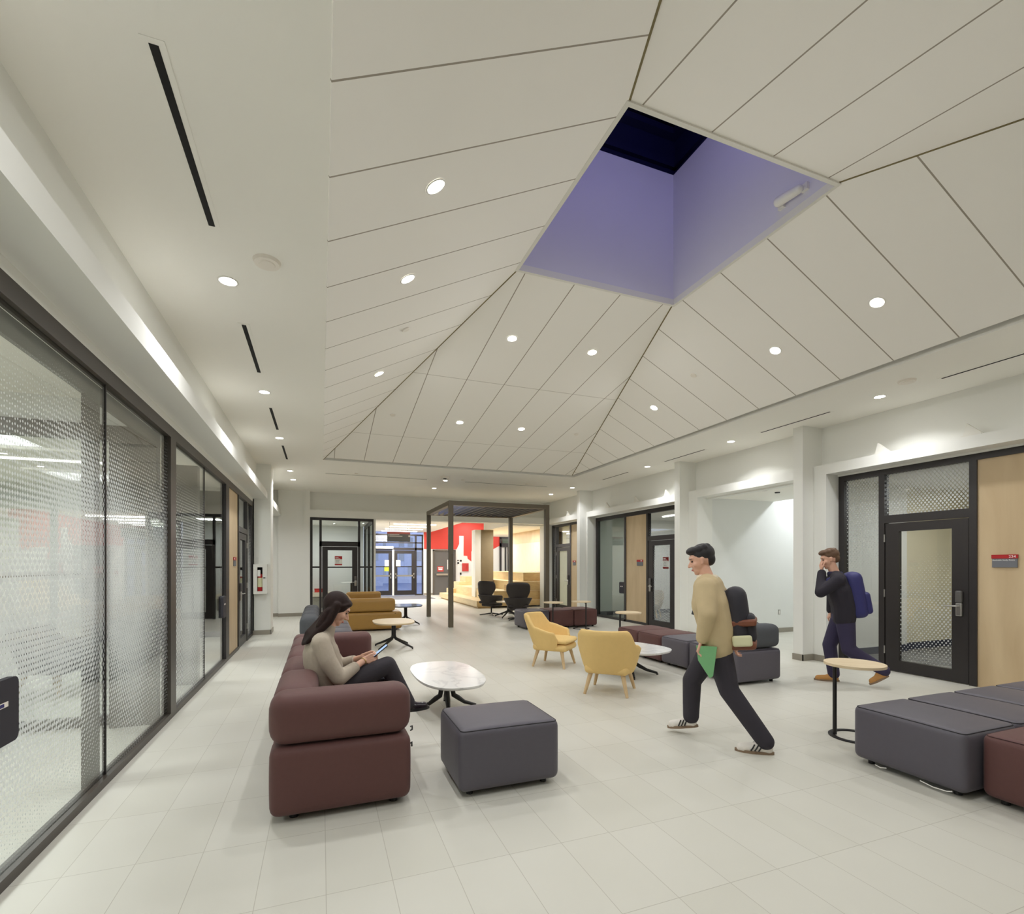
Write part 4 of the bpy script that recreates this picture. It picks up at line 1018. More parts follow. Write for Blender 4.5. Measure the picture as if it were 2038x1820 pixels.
obj('back_cushion', MB().rbox(0.15, 1.08, 2.56, 2.82, 0.45, 0.78, 0.07), M_mustard, t)
obj('button', MB().ball((1.12, -0.012, 0.40), (0.012, 0.006, 0.012)), M_mustardp, t)
for fx, fy in ((0.12, 0.1), (1.15, 0.1), (1.15, 0.6), (0.1, 2.7), (1.0, 2.7)): obj('foot', MB().cyl(fx, fy, 0, 0.045, 0.025), M_plastic, t)

# coffee tables
def coffee_table(label, loc, hx, hy, H, topmat, rz=0, leg_r=0.42, n=2.7, split=True, leg_turn=0.0):
    t = thing('coffee_table', label, 'table', loc, rz)
    poly = []
    for i in range(72):
        a = 2 * PI * i / 72; c, s = math.cos(a), math.sin(a)
        k = 1 + 0.05 * s
        poly.append((math.copysign(abs(c) ** (2 / n), c) * hx * k, math.copysign(abs(s) ** (2 / n), s) * hy))
    obj('tabletop', MB().prism([(x * 0.975, y * 0.975) for x, y in poly], H - 0.028, H - 0.012, 'z', True).prism(poly, H - 0.012, H, 'z', True), topmat, t)
    obj('mounting_plate', MB().box(-0.12, 0.12, -0.12, 0.12, H - 0.036, H - 0.028), M_metal, t)
    off = 0.062 if split else 0.02
    for k in range(4):
        a = PI / 4 + math.radians(leg_turn) + k * PI / 2; c, s = math.cos(a), math.sin(a)
        if split: prof = [(off, H - 0.03), (off, H - 0.08), (off, 0.19), (off * 1.15, 0.145), (off * 1.9, 0.115), (leg_r * 0.6, 0.065), (leg_r, 0.025)]
        else: prof = [(off * 1.6, H - 0.03), (off, H - 0.08), (off, 0.23), (off * 1.4, 0.195), (off * 2.6, 0.165), (leg_r * 0.6, 0.085), (leg_r, 0.025)]
        pts = [(q * c, q * s, z) for q, z in prof]
        lg = obj('leg', MB().tube(pts, [0.030, 0.026, 0.026, 0.027, 0.027, 0.021, 0.016], 10), M_metal, t)
        obj('glide', MB().cyl(leg_r * c, leg_r * s, 0, 0.02, 0.014), M_plastic, lg)
    return t
coffee_table('white marble topped coffee table in front of the seated woman', (1.25, 5.21, 0), 0.345, 0.68, 0.38, M_marble, leg_r=0.31, leg_turn=36)
coffee_table('pale oak topped table with black branching base beyond the maroon sofa', (1.26, 9.45, 0), 0.37, 0.50, 0.49, M_table, leg_r=0.42, split=False)
coffee_table('white marble topped table behind the right yellow armchair', (4.06, 5.95, 0), 0.43, 0.55, 0.38, M_marble, leg_r=0.36, rz=0.3)
coffee_table('dark stone topped table beside the mustard leather sofa', (2.05, 13.1, 0), 0.42, 0.50, 0.49, M_darktop, leg_r=0.42, split=False)
coffee_table('oak topped table between the two black swivel chairs', (5.15, 13.75, 0), 0.36, 0.36, 0.46, M_table, leg_r=0.44, split=False, n=2.1)

# round side tables with a ring foot
def side_table(label, loc, rz, group='round oak side tables'):
    t = thing('side_table', label, 'side table', loc, rz, group)
    H = 0.66; R = 0.235
    obj('tabletop', MB().cyl(0, 0, H - 0.022, H, R, seg=56), M_table, t)
    obj('pole', MB().cyl(-0.15, 0, 0.008, H - 0.022, 0.0165), M_metal, t)
    obj('bracket', MB().tube([(-0.15, 0, H - 0.06), (-0.10, 0, H - 0.028), (0.06, 0, H - 0.027)], 0.009, 8), M_metal, t)
    ring = MB(); seg = 48; vs = []; fs = []
    for i in range(seg):
        a = 2 * PI * i / seg
        for rr, z in ((0.20, 0), (0.20, 0.01), (0.158, 0.01), (0.158, 0)): vs.append((rr * math.cos(a), rr * math.sin(a), z))
    for i in range(seg):
        for k in range(4): fs.append((i * 4 + k, i * 4 + (k + 1) % 4, ((i + 1) % seg) * 4 + (k + 1) % 4, ((i + 1) % seg) * 4 + k))
    obj('ring_base', ring.add(vs, fs), M_metal, t)
    return t
st0 = side_table('round oak side table nearest the camera beside the grey foreground ottoman', (4.43, 3.06, 0), math.radians(-45))
dup(st0, (5.30, 7.85, 0), math.radians(-35), 'round oak side table behind the maroon blocks of the middle row')
dup(st0, (5.10, 10.62, 0), math.radians(60), 'round oak side table over far dark row, left of the pair')
dup(st0, (5.84, 10.62, 0), math.radians(110), 'round oak side table over far dark row, right of the pair')

# tub armchairs
def smoothstep(a, b, x):
    t = max(0, min(1, (x - a) / (b - a))); return t * t * (3 - 2 * t)
def shell(tmax, ht, Rt, Rb, zb, thick, nt=56, nz=12):
    """open curved shell: ht(t) top height, Rt/Rb (front-back, side) radii at top and bottom; front is +x"""
    mb = MB(); vs = []; fs = []
    def P(t, v, off):
        H = ht(t); z = zb + (H - zb) * v
        k = v ** 0.75
        frac = (z - zb) / (0.60 - zb)
        k = min(1.35, max(0, frac)) ** 0.8
        rx = Rb[0] + (Rt[0] - Rb[0]) * k - off; ry = Rb[1] + (Rt[1] - Rb[1]) * k - off
        e = 0.86
        c, s = math.cos(t), math.sin(t)
        lean = 0.06 * v * smoothstep(0.9, 0.0, abs(t))
        return (-math.copysign(abs(c) ** e, c) * rx - lean, math.copysign(abs(s) ** e, s) * ry, z)
    loop = []
    n = nt
    for i in range(n + 1):
        t = -tmax + 2 * tmax * i / n
        row = []
        for j in range(nz + 1): row.append(P(t, j / nz, 0))
        h = ht(t); top_o = P(t, 1, 0); top_i = P(t, 1, thick)
        m = [(top_o[a] + top_i[a]) / 2 for a in range(3)]; m[2] += thick * 0.42
        q1 = [top_o[a] * 0.75 + top_i[a] * 0.25 for a in range(3)]; q1[2] += thick * 0.3
        q2 = [top_o[a] * 0.25 + top_i[a] * 0.75 for a in range(3)]; q2[2] += thick * 0.3
        row += [tuple(q1), tuple(m), tuple(q2)]
        for j in range(nz + 1): row.append(P(t, 1 - j / nz, thick))
        vs += row; L = len(row)
    for i in range(n):
        for j in range(L - 1): fs.append((i * L + j, (i + 1) * L + j, (i + 1) * L + j + 1, i * L + j + 1))
    mb.add(vs, fs, True)
    mb.add(vs[:L], [tuple(range(L))]); mb.add(vs[-L:], [tuple(range(L))[::-1]])
    return mb
def armchair(label, loc, rz, fabric, group):
    t = thing('armchair', label, 'armchair', loc, rz, group)
    tm = math.radians(122)
    def ht(a):
        a = abs(a)
        h = 0.765 - 0.175 * smoothstep(math.radians(38), math.radians(66), a) - 0.07 * smoothstep(math.radians(66), math.radians(108), a)
        return h - 0.10 * smoothstep(math.radians(108), tm, a) ** 1.5
    obj('backrest', shell(tm, ht, (0.365, 0.385), (0.255, 0.285), 0.262, 0.045), fabric, t)
    obj('seat_cushion', MB().rbox(-0.24, 0.31, -0.25, 0.25, 0.355, 0.43, 0.038, 0.015, 0.03), fabric, t)
    obj('seat_base', MB().rbox(-0.235, 0.30, -0.255, 0.255, 0.245, 0.352, 0.045, 0, 0.02), fabric, t)
    for sx, sy in ((1, 1), (1, -1), (-1, 1), (-1, -1)):
        obj('leg', MB().tube([(sx * 0.185 + 0.02, sy * 0.185, 0.27), (sx * 0.25 + 0.02, sy * 0.25, 0.0)], [0.029, 0.017], 14), M_leg, t)
    return t
a0 = armchair('yellow tub armchair turned away from camera beside the white table', (3.26, 5.22, 0), math.radians(46), M_yellow, 'yellow tub armchairs')
dup(a0, (3.32, 6.93, 0), math.radians(-46), 'yellow tub armchair facing right, farther of the pair')
dup(a0, (9.6, 9.9, 0), math.radians(200), 'brown tub armchair behind the fritted glass door', False, mats={M_yellow: M_tan})
dup(a0, (9.0, 12.2, 0), math.radians(220), 'pale tub armchair behind the grey glass pane', False, mats={M_yellow: M_tan})
dup(a0, (-3.3, 4.9, 0), math.radians(-60), 'yellow tub armchair behind the left fritted glass', False)
dup(a0, (-3.0, 7.6, 0), math.radians(-20), 'dark tub armchair in the left room beyond the partition', False, mats={M_yellow: M_grey})
dup(a0, (-2.7, 10.2, 0), math.radians(10), 'dark tub armchair far inside the left room', False, mats={M_yellow: M_swivel})

# black swivel chairs
def swivel(label, loc, rz):
    t = thing('swivel_chair', label, 'lounge chair', loc, rz, 'black swivel lounge chairs')
    tm = math.radians(118)
    def ht(a):
        a = abs(a); return 0.60 + 0.02 * math.cos(a) - 0.20 * smoothstep(math.radians(88), tm, a) ** 1.3
    obj('seat_shell', shell(tm, ht, (0.36, 0.40), (0.19, 0.22), 0.29, 0.04), M_swivel, t)
    obj('shell_base', MB().rbox(-0.20, 0.27, -0.24, 0.24, 0.275, 0.37, 0.045, 0, 0.03), M_swivel, t)
    obj('seat_cushion', MB().rbox(-0.26, 0.34, -0.29, 0.29, 0.36, 0.44, 0.035, 0.02), M_swivel, t)
    vs = []; fs = []; nu, nv = 20, 16
    for side in (0, 1):
        for j in range(nv + 1):
            v = j / nv; z = 0.52 + 0.52 * v
            w = 0.21 + 0.12 * smoothstep(0, 0.62, v) - 0.03 * smoothstep(0.7, 1.0, v) ** 2
            if v > 0.9: w -= 0.05 * ((v - 0.9) / 0.1) ** 2
            for i in range(nu + 1):
                u = -1 + 2 * i / nu
                x = -0.30 - 0.10 * v + 0.13 * abs(u) ** 2.4 * smoothstep(0.05, 0.7, v)
                th = 0.022 * (1 - abs(u) ** 6) * (1 - abs(2 * v - 1) ** 8) + 0.004
                vs.append((x + (th if side else -th), u * w, z + (0.015 * (1 - u * u) if v > 0.95 else 0)))
    N = (nu + 1) * (nv + 1)
    for s in (0, 1):
        for j in range(nv):
            for i in range(nu):
                a = s * N + j * (nu + 1) + i
                f = (a, a + 1, a + nu + 2, a + nu + 1); fs.append(f if s else f[::-1])
    bd = [i for i in range(nu + 1)] + [(j + 1) * (nu + 1) - 1 for j in range(1, nv + 1)] + [nv * (nu + 1) + i for i in range(nu - 1, -1, -1)] + [j * (nu + 1) for j in range(nv - 1, 0, -1)]
    for k in range(len(bd)):
        a, b = bd[k], bd[(k + 1) % len(bd)]; fs.append((a, b, b + N, a + N))
    bk = obj('backrest', MB().add(vs, fs, True), M_swivel, t)
    obj('stitching', MB().tube([(-0.324, 0, 0.56), (-0.424, 0, 1.02)], 0.0025, 6), M_greyp, bk)
    obj('pedestal', MB().cyl(0, 0, 0.05, 0.30, 0.022), M_metal, t)
    for k in range(4):
        a = PI / 4 + k * PI / 2
        obj('foot', MB().tube([(0, 0, 0.06), (0.36 * math.cos(a), 0.36 * math.sin(a), 0.018)], [0.022, 0.014], 8), M_metal, t)
    return t
swivel('black high back swivel chair nearer camera, seen straight from behind', (5.12, 12.95, 0), math.radians(72))
swivel('black high back swivel chair farther left, turned slightly right', (4.85, 14.45, 0), math.radians(35))

# pergola
t = thing('pergola', 'bronze metal pergola frame with slatted roof near the far end', 'pergola', (0, 0, 0))
px0, px1, py0, py1, pz, pw = 2.92, 5.62, 11.94, 14.74, 3.11, 0.11
t.location = (px0, py0, 0)
for x in (0, px1 - px0 - pw):
    for y in (0, py1 - py0 - pw):
        obj('post', MB().box(x, x + pw, y, y + pw, 0, pz - pw), M_perg, t)
for y in (0, py1 - py0 - pw): obj('beam', MB().box(0, px1 - px0, y, y + pw, pz - pw, pz), M_perg, t)
for x in (0, px1 - px0 - pw): obj('beam', MB().box(x, x + pw, pw, py1 - py0 - pw, pz - pw, pz), M_perg, t)
sl = MB(); n = 15
for i in range(n):
    x = pw + 0.06 + (px1 - px0 - 2 * pw - 0.12) * i / (n - 1)
    c, s = math.cos(1.15), math.sin(1.15); h = 0.055; w = 0.012
    P = [(x - h * c, pz - 0.055 - h * s * 0.8), (x - h * c + w, pz - 0.055 - h * s * 0.8 - w * 0.3), (x + h * c, pz - 0.055 + h * s * 0.8), (x + h * c - w, pz - 0.055 + h * s * 0.8 + w * 0.3)]
    sl.prism([P[0], P[1], P[2], P[3]], pw, py1 - py0 - pw, 'y')
obj('roof_slats', sl, M_slat, t)

# bleachers in the lobby
t = thing('bleacher_steps', 'light wood stepped bleacher seating beyond the pergola', 'bleachers', (5.10, 16.8, 0))
for i, (x, z) in enumerate(((0, 0.26), (0.65, 0.60), (1.25, 0.93), (1.9, 1.25))):
    z0 = [0.06, 0.26, 0.60, 0.93][i]
    y0 = [0, 0.08, 0.08, 0.35][i]
    # the concrete column rises through the two lower tiers
    b = MB()
    if i < 2:
        b.box(x, 0.61, y0, 5.9, z0, z) if i == 0 else b.box(x, 2.9, y0, 2.18, z0, z).box(x, 2.9, 2.75, 5.9 - i * 0.5, z0, z)
        if i == 0: b.box(0.61, 2.9, y0, 2.18, z0, z).box(0.61, 2.9, 2.75, 5.9, z0, z)
    else: b.box(max(x, 1.40), 2.9, y0, 5.9 - i * 0.5, z0, z)
    tr = obj('tier', b, M_bleach, t)
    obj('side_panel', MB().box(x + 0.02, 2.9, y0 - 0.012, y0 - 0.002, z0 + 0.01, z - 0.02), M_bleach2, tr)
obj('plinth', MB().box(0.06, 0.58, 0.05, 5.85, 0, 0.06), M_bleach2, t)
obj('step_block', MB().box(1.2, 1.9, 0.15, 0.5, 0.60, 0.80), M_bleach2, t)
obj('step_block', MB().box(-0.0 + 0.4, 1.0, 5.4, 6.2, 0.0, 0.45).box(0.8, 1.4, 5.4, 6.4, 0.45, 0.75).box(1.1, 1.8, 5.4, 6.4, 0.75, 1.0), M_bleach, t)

# things inside the back room
t = thing('white_table', 'white round table inside the back room', 'table', (1.0, 18.6, 0))
obj('tabletop', MB().cyl(0, 0, 0.90, 0.92, 0.35, seg=40), M_white, t)
obj('pole', MB().cyl(0, 0, 0.02, 0.90, 0.03), M_metal, t)
obj('base', MB().cyl(0, 0, 0, 0.02, 0.22), M_metal, t)
t = thing('side_bench', 'beige low counter inside the back room', 'counter', (-0.2, 19.3, 0))
obj('counter_body', MB().box(-0.45, 0.6, -0.25, 0.25, 0, 0.40), M_base, t)
obj('countertop', MB().box(-0.47, 0.62, -0.27, 0.25, 0.40, 0.55), M_pale, t)
t = thing('storage_box', 'red box lying on the beige counter in the back room', 'box', (0.0, 19.25, 0.55))
obj('box_body', MB().box(-0.22, 0.22, -0.12, 0.12, 0, 0.10), M_red, t)
obj('box_lid', MB().box(-0.225, 0.225, -0.125, 0.125, 0.10, 0.13), M_redsign, t)

# ================================================================ PEOPLE
def V3(*a): return Vector(a)
def rotm(pitch, yaw=0.0):
    """head frame: x forward, pitch nods down"""
    return (Matrix.Rotation(yaw, 3, 'Z') @ Matrix.Rotation(pitch, 3, 'Y'))
def head_into(mb, c, R, k=1.0):
    """skull, face, nose, lips, ears added to a body mesh; c = centre of the head; x forward, y left, z up in the head frame"""
    def at(x, y, z): return V3(*c) + R @ V3(x * k, y * k, z * k)
    mb.ball(at(-0.012, 0, 0.025), (0.098 * k, 0.076 * k, 0.095 * k), R, 24, 16)
    mb.ball(at(0.028, 0, -0.02), (0.064 * k, 0.064 * k, 0.082 * k), R, 24, 16)
    mb.ball(at(0.045, 0, -0.072), (0.044 * k, 0.046 * k, 0.038 * k), R)
    mb.ball(at(0.071, 0, -0.096), (0.018 * k, 0.022 * k, 0.016 * k), R)
    mb.ball(at(0.072, 0, 0.034), (0.022 * k, 0.05 * k, 0.02 * k), R)
    mb.cap(at(0.084, 0, 0.012), at(0.111, 0, -0.026), 0.0085 * k, 0.0125 * k, 10)
    for s in (-1, 1):
        mb.ball(at(0.096, s * 0.011, -0.030), (0.010 * k, 0.009 * k, 0.008 * k), R, 10, 6)
        mb.ball(at(0.060, s * 0.040, -0.022), (0.026 * k, 0.022 * k, 0.024 * k), R)
        mb.cap(at(0.0, s * 0.074, 0.012), at(0.008, s * 0.074, -0.028), 0.013 * k, 0.009 * k, 10)
    mb.ball(at(0.088, 0, -0.058), (0.012 * k, 0.022 * k, 0.0065 * k), R, 12, 8)
    mb.ball(at(0.086, 0, -0.069), (0.012 * k, 0.019 * k, 0.0065 * k), R, 12, 8)
def face_parts(t, c, R, k=1.0, hair=None):
    def at(x, y, z): return V3(*c) + R @ V3(x * k, y * k, z * k)
    for s in (-1, 1):
        obj('eye', MB().ball(at(0.079, s * 0.030, 0.008), (0.010 * k, 0.014 * k, 0.006 * k), R, 12, 8), M_eye, t)
        obj('eyebrow', MB().cap(at(0.089, s * 0.018, 0.031), at(0.080, s * 0.046, 0.032), 0.0045 * k, 0.003 * k, 8), hair or M_hair, t)
    obj('lips', MB().ball(at(0.094, 0, -0.063), (0.009 * k, 0.022 * k, 0.0075 * k), R, 12, 8), M_lip, t)
def hand_into(mb, w, d, up, side, curl=0.5, k=1.0, spread=0.018, thumb_up=0.6):
    """palm and five fingers; w wrist, d hand direction, up = back of the hand, side = +1/-1 where the thumb is (along d x up)"""
    w = Vector(w); d = Vector(d).normalized(); up = Vector(up); up = (up - d * up.dot(d)).normalized(); sd = d.cross(up).normalized() * side
    p = w + d * 0.085 * k
    for q in (-0.026, -0.009, 0.009, 0.026):
        mb.cap(w + sd * q * 0.7 * k, p + sd * q * 1.15 * k, 0.0135 * k, 0.0115 * k, 10)
    for i, (L, q) in enumerate(((0.070, 0.031), (0.080, 0.0105), (0.074, -0.0105), (0.058, -0.030))):
        b = p + sd * q * k; dd = d; L *= k; r = [0.0085, 0.0088, 0.0083, 0.0073][i] * k
        pts = [b]
        for j, f in enumerate((0.42, 0.33, 0.25)):
            a = curl * (0.55 + 0.35 * j) * (1 + 0.08 * i)
            dd = (dd * math.cos(a) - up * math.sin(a)).normalized() if j == 0 else (dd * math.cos(a) - (up - dd * up.dot(dd)).normalized() * math.sin(a)).normalized()
            pts.append(pts[-1] + dd * L * f)
        for j in range(3): mb.cap(pts[j], pts[j + 1], r * (1 - 0.08 * j), r * (0.92 - 0.08 * j), 10)
    b = w + d * 0.028 * k + sd * 0.022 * k
    m = b + (d * 0.55 + sd * 0.75 - up * 0.25 * thumb_up).normalized() * 0.040 * k
    e = m + (d * 0.9 + sd * 0.15 - up * 0.45 * thumb_up).normalized() * 0.032 * k
    mb.cap(b, m, 0.0135 * k, 0.011 * k, 10); mb.cap(m, e, 0.0105 * k, 0.0085 * k, 10)
def shoe(t, heel, toe, mat, sole, name='shoe', h=0.05, w=0.042, up=(0, 0, 1), stripes=None, shaft=None):
    """shoe with the sole under it; heel and toe are points on the ground side of the sole"""
    heel = Vector(heel); toe = Vector(toe); d = (toe - heel); L = d.length; d.normalize(); up = Vector(up); up = (up - d * up.dot(d)).normalized(); s = d.cross(up)
    mb = MB()
    mb.cap(heel + d * 0.04 + up * (h * 0.85), heel + d * (L * 0.45) + up * (h * 0.85), w * 0.82, w * 0.86)
    mb.cap(heel + d * (L * 0.45) + up * (h * 0.8), toe - d * 0.045 + up * (h * 0.62), w * 0.92, w * 0.84)
    mb.cap(heel + d * 0.045 + up * (h * 0.9), heel + d * 0.06 + up * (h * 1.9), w * 0.84, w * 0.78)
    mb.cap(heel + d * 0.06 + up * (h * 1.8), heel + d * (L * 0.55) + up * (h * 1.0), w * 0.7, w * 0.6)
    for q in (-0.35, 0.35): mb.cap(toe - d * 0.06 + up * (h * 0.55) + s * w * q, toe - d * 0.03 + up * (h * 0.5) + s * w * q * 0.8, w * 0.6, w * 0.45)
    o = obj(name, mb, mat, t, remesh=0.005, smooth=4)
    poly = []
    for i in range(28):
        a = 2 * PI * i / 28; x = math.cos(a); y = math.sin(a)
        ww = w * (0.98 - 0.14 * (x < -0.1)) * (1.08 if 0.1 < x < 0.8 else 1)
        poly.append((L / 2 + x * (L / 2 + 0.006), y * ww))
    vs = [heel + d * a + s * b + up * z for z in (0.0, 0.022) for a, b in poly]; n = 28
    obj('sole', MB().add(vs, [tuple(range(n))[::-1], tuple(range(n, 2 * n))] + [(i, (i + 1) % n, n + (i + 1) % n, n + i) for i in range(n)], False), sole, o)
    if stripes:
        for q in (0.40, 0.50, 0.60):
            for sg in (-1, 1):
                a = heel + d * (L * q) + up * 0.026 + s * sg * (w * 0.97); b = heel + d * (L * (q - 0.10)) + up * 0.074 + s * sg * (w * 0.70)
                obj('stripe', MB().tube([a, (a + b) / 2 + s * sg * 0.007, b], 0.0055, 6), stripes, o)
    return o
def chain(mb, pts, rs, seg=16):
    for i in range(len(pts) - 1): mb.cap(pts[i], pts[i + 1], rs[i], rs[i + 1], seg)
    return mb

# ---- woman seated on the maroon sofa, facing +x
wt = thing('person', 'woman with long dark hair in oatmeal sweater, sitting cross legged with phone', 'person', (0.0, 4.15, 0))
PB = 0.02
HC = (0.115, 0, 1.185); HR = rotm(math.radians(33))
body = MB()
head_into(body, HC, HR, 1.0)
body.cap((0.045, 0, 1.03), (0.085, 0, 1.13), 0.052, 0.05)
chain(body, [(0.02, 0, 0.56), (0.01, 0, 0.72), (0.0, 0, 0.86), (0.02, 0, 0.98), (0.045, 0, 1.03)], [0.10, 0.09, 0.10, 0.075, 0.05])
shR, shL = (0.0, -0.155, 0.945), (0.01, 0.155, 0.945)
elR, elL = (0.125, -0.215, 0.685), (0.14, 0.20, 0.70)
wrR, wrL = (0.315, -0.055, 0.775), (0.315, 0.055, 0.785)
chain(body, [shR, elR, wrR], [0.045, 0.034, 0.024]); chain(body, [shL, elL, wrL], [0.045, 0.034, 0.024])
body.cap((0.02, -0.1, 0.96), shR, 0.05, 0.045); body.cap((0.02, 0.1, 0.96), shL, 0.05, 0.045)
hand_into(body, wrR, (0.86, 0.30, 0.22), (0.2, -0.75, 0.1), 1, 0.55, 0.92)
hand_into(body, wrL, (0.86, -0.30, 0.22), (0.2, 0.75, 0.1), -1, 0.55, 0.92)
hpR, hpL = (0.03, -0.09, 0.56), (0.03, 0.09, 0.56)
knR, anR = (0.50, -0.02, 0.72), (0.675, 0.045, 0.385)
knL, anL = (0.47, 0.09, 0.55), (0.47, 0.16, 0.12)
chain(body, [hpR, knR, anR], [0.07, 0.05, 0.033]); chain(body, [hpL, knL, anL], [0.07, 0.05, 0.033])
obj('body', body, M_skin, wt, remesh=0.0045, smooth=3)
face_parts(wt, HC, HR)
# sweater: torso and sleeves
sw = MB()
chain(sw, [(0.02, 0, 0.635), (0.02, 0, 0.72), (0.0, 0, 0.84), (-0.005, 0, 0.92)], [0.135, 0.145, 0.135, 0.11])
for s in (-1, 1):
    chain(sw, [(0.03, s * 0.065, 0.64), (0.02, s * 0.065, 0.74), (0.01, s * 0.07, 0.86), (0.005, s * 0.09, 0.93)], [0.115, 0.118, 0.108, 0.082])
chain(sw, [(-0.01, 0, 0.90), (0.035, 0, 1.015)], [0.11, 0.062])
sw.cap((0.035, 0, 1.0), (0.05, 0, 1.05), 0.066, 0.058)
for sh, el, wr, s in ((shR, elR, wrR, -1), (shL, elL, wrL, 1)):
    sw.cap((0.005, s * 0.09, 0.955), sh, 0.075, 0.068)
    m = Vector(el) * 0.5 + Vector(sh) * 0.5 + V3(-0.015, s * 0.01, 0)
    f = Vector(el) * 0.45 + Vector(wr) * 0.55
    chain(sw, [sh, m, el, Vector(el) * 0.8 + Vector(f) * 0.2, f], [0.068, 0.066, 0.058, 0.056, 0.046])
swo = obj('sweater', sw, M_sweater, wt, remesh=0.008, smooth=5)
cf = MB()
for el, wr in ((elR, wrR), (elL, wrL)):
    el = Vector(el); wr = Vector(wr); a = el * 0.47 + wr * 0.53; b = el * 0.33 + wr * 0.67
    cf = MB().tube([a, b], [0.045, 0.040], 20); obj('cuff', cf, M_sweater, swo)
# jeans
jn = MB()
jn.ball((0.02, 0, 0.545), (0.155, 0.175, 0.115)); jn.ball((-0.0, 0, 0.60), (0.13, 0.15, 0.07))
for hp, kn, an, s in ((hpR, knR, anR, -1), (hpL, knL, anL, 1)):
    hp, kn, an = Vector(hp), Vector(kn), Vector(an)
    chain(jn, [hp, hp * 0.5 + kn * 0.5 + V3(0, 0, -0.005), kn, kn * 0.6 + an * 0.4, an], [0.098, 0.088, 0.072, 0.066, 0.060])
obj('trousers', jn, M_jeans, wt, remesh=0.009, smooth=4)
shoe(wt, (0.625, 0.045, 0.305), (0.855, 0.065, 0.315), M_shoe, M_plastic, h=0.042, up=(-0.1, 0, 1))
shoe(wt, (0.42, 0.17, 0.0), (0.66, 0.19, 0.0), M_shoe, M_plastic, h=0.046)
# hair
hr = MB()
def hat(x, y, z): return V3(*HC) + HR @ V3(x, y, z)
hr.ball(hat(-0.024, 0, 0.036), (0.104, 0.090, 0.098), HR, 26, 18)
hr.ball(hat(0.026, 0, 0.080), (0.060, 0.062, 0.034), HR)
for i in range(13):
    a = -1 + 2 * i / 12
    p0 = hat(-0.02 - 0.03 * (1 - a * a), 0.078 * a, 0.03)
    y1 = 0.085 * a + (0.02 if a > 0 else -0.01)
    p1 = V3(0.055 - 0.05 * (1 - abs(a)), 0.088 * a, 1.10)
    p2 = V3(-0.04 - 0.05 * (1 - abs(a)) , 0.10 * a, 1.005)
    p3 = V3(-0.10 - 0.03 * (1 - abs(a)), 0.085 * a, 0.925 + 0.02 * abs(a))
    chain(hr, [p0, p1, p2, p3], [0.034, 0.034, 0.028, 0.014], 12)
for s in (-1, 1):
    chain(hr, [hat(0.060, s * 0.042, 0.078), hat(0.030, s * 0.074, 0.050), hat(-0.018, s * 0.082, 0.022), hat(-0.050, s * 0.078, -0.04), V3(-0.01, s * 0.085, 1.07)], [0.020, 0.016, 0.018, 0.026, 0.032], 12)
obj('hair', hr, M_hair, wt, remesh=0.006, smooth=5)
ear = hat(0.006, -0.088, -0.03)
obj('earring', MB().ball(ear, 0.005), M_gold, wt)
wv = Vector(wrR); dv = (Vector(wrR) - Vector(elR)).normalized()
obj('bracelet', MB().tube([wv - dv * 0.008, wv - dv * 0.003], [0.029, 0.029], 20), M_gold, wt)
t = thing('phone', 'smartphone held in both hands by the seated woman', 'phone', (0.445, 4.15, 0.835))
t.rotation_euler = (0, math.radians(-38), 0)
obj('phone_body', MB().rbox(-0.075, 0.075, -0.037, 0.037, -0.004, 0.004, 0.004), M_plastic, t)
obj('display', MB().box(-0.070, 0.070, -0.033, 0.033, 0.0042, 0.0048), M_screen, t)

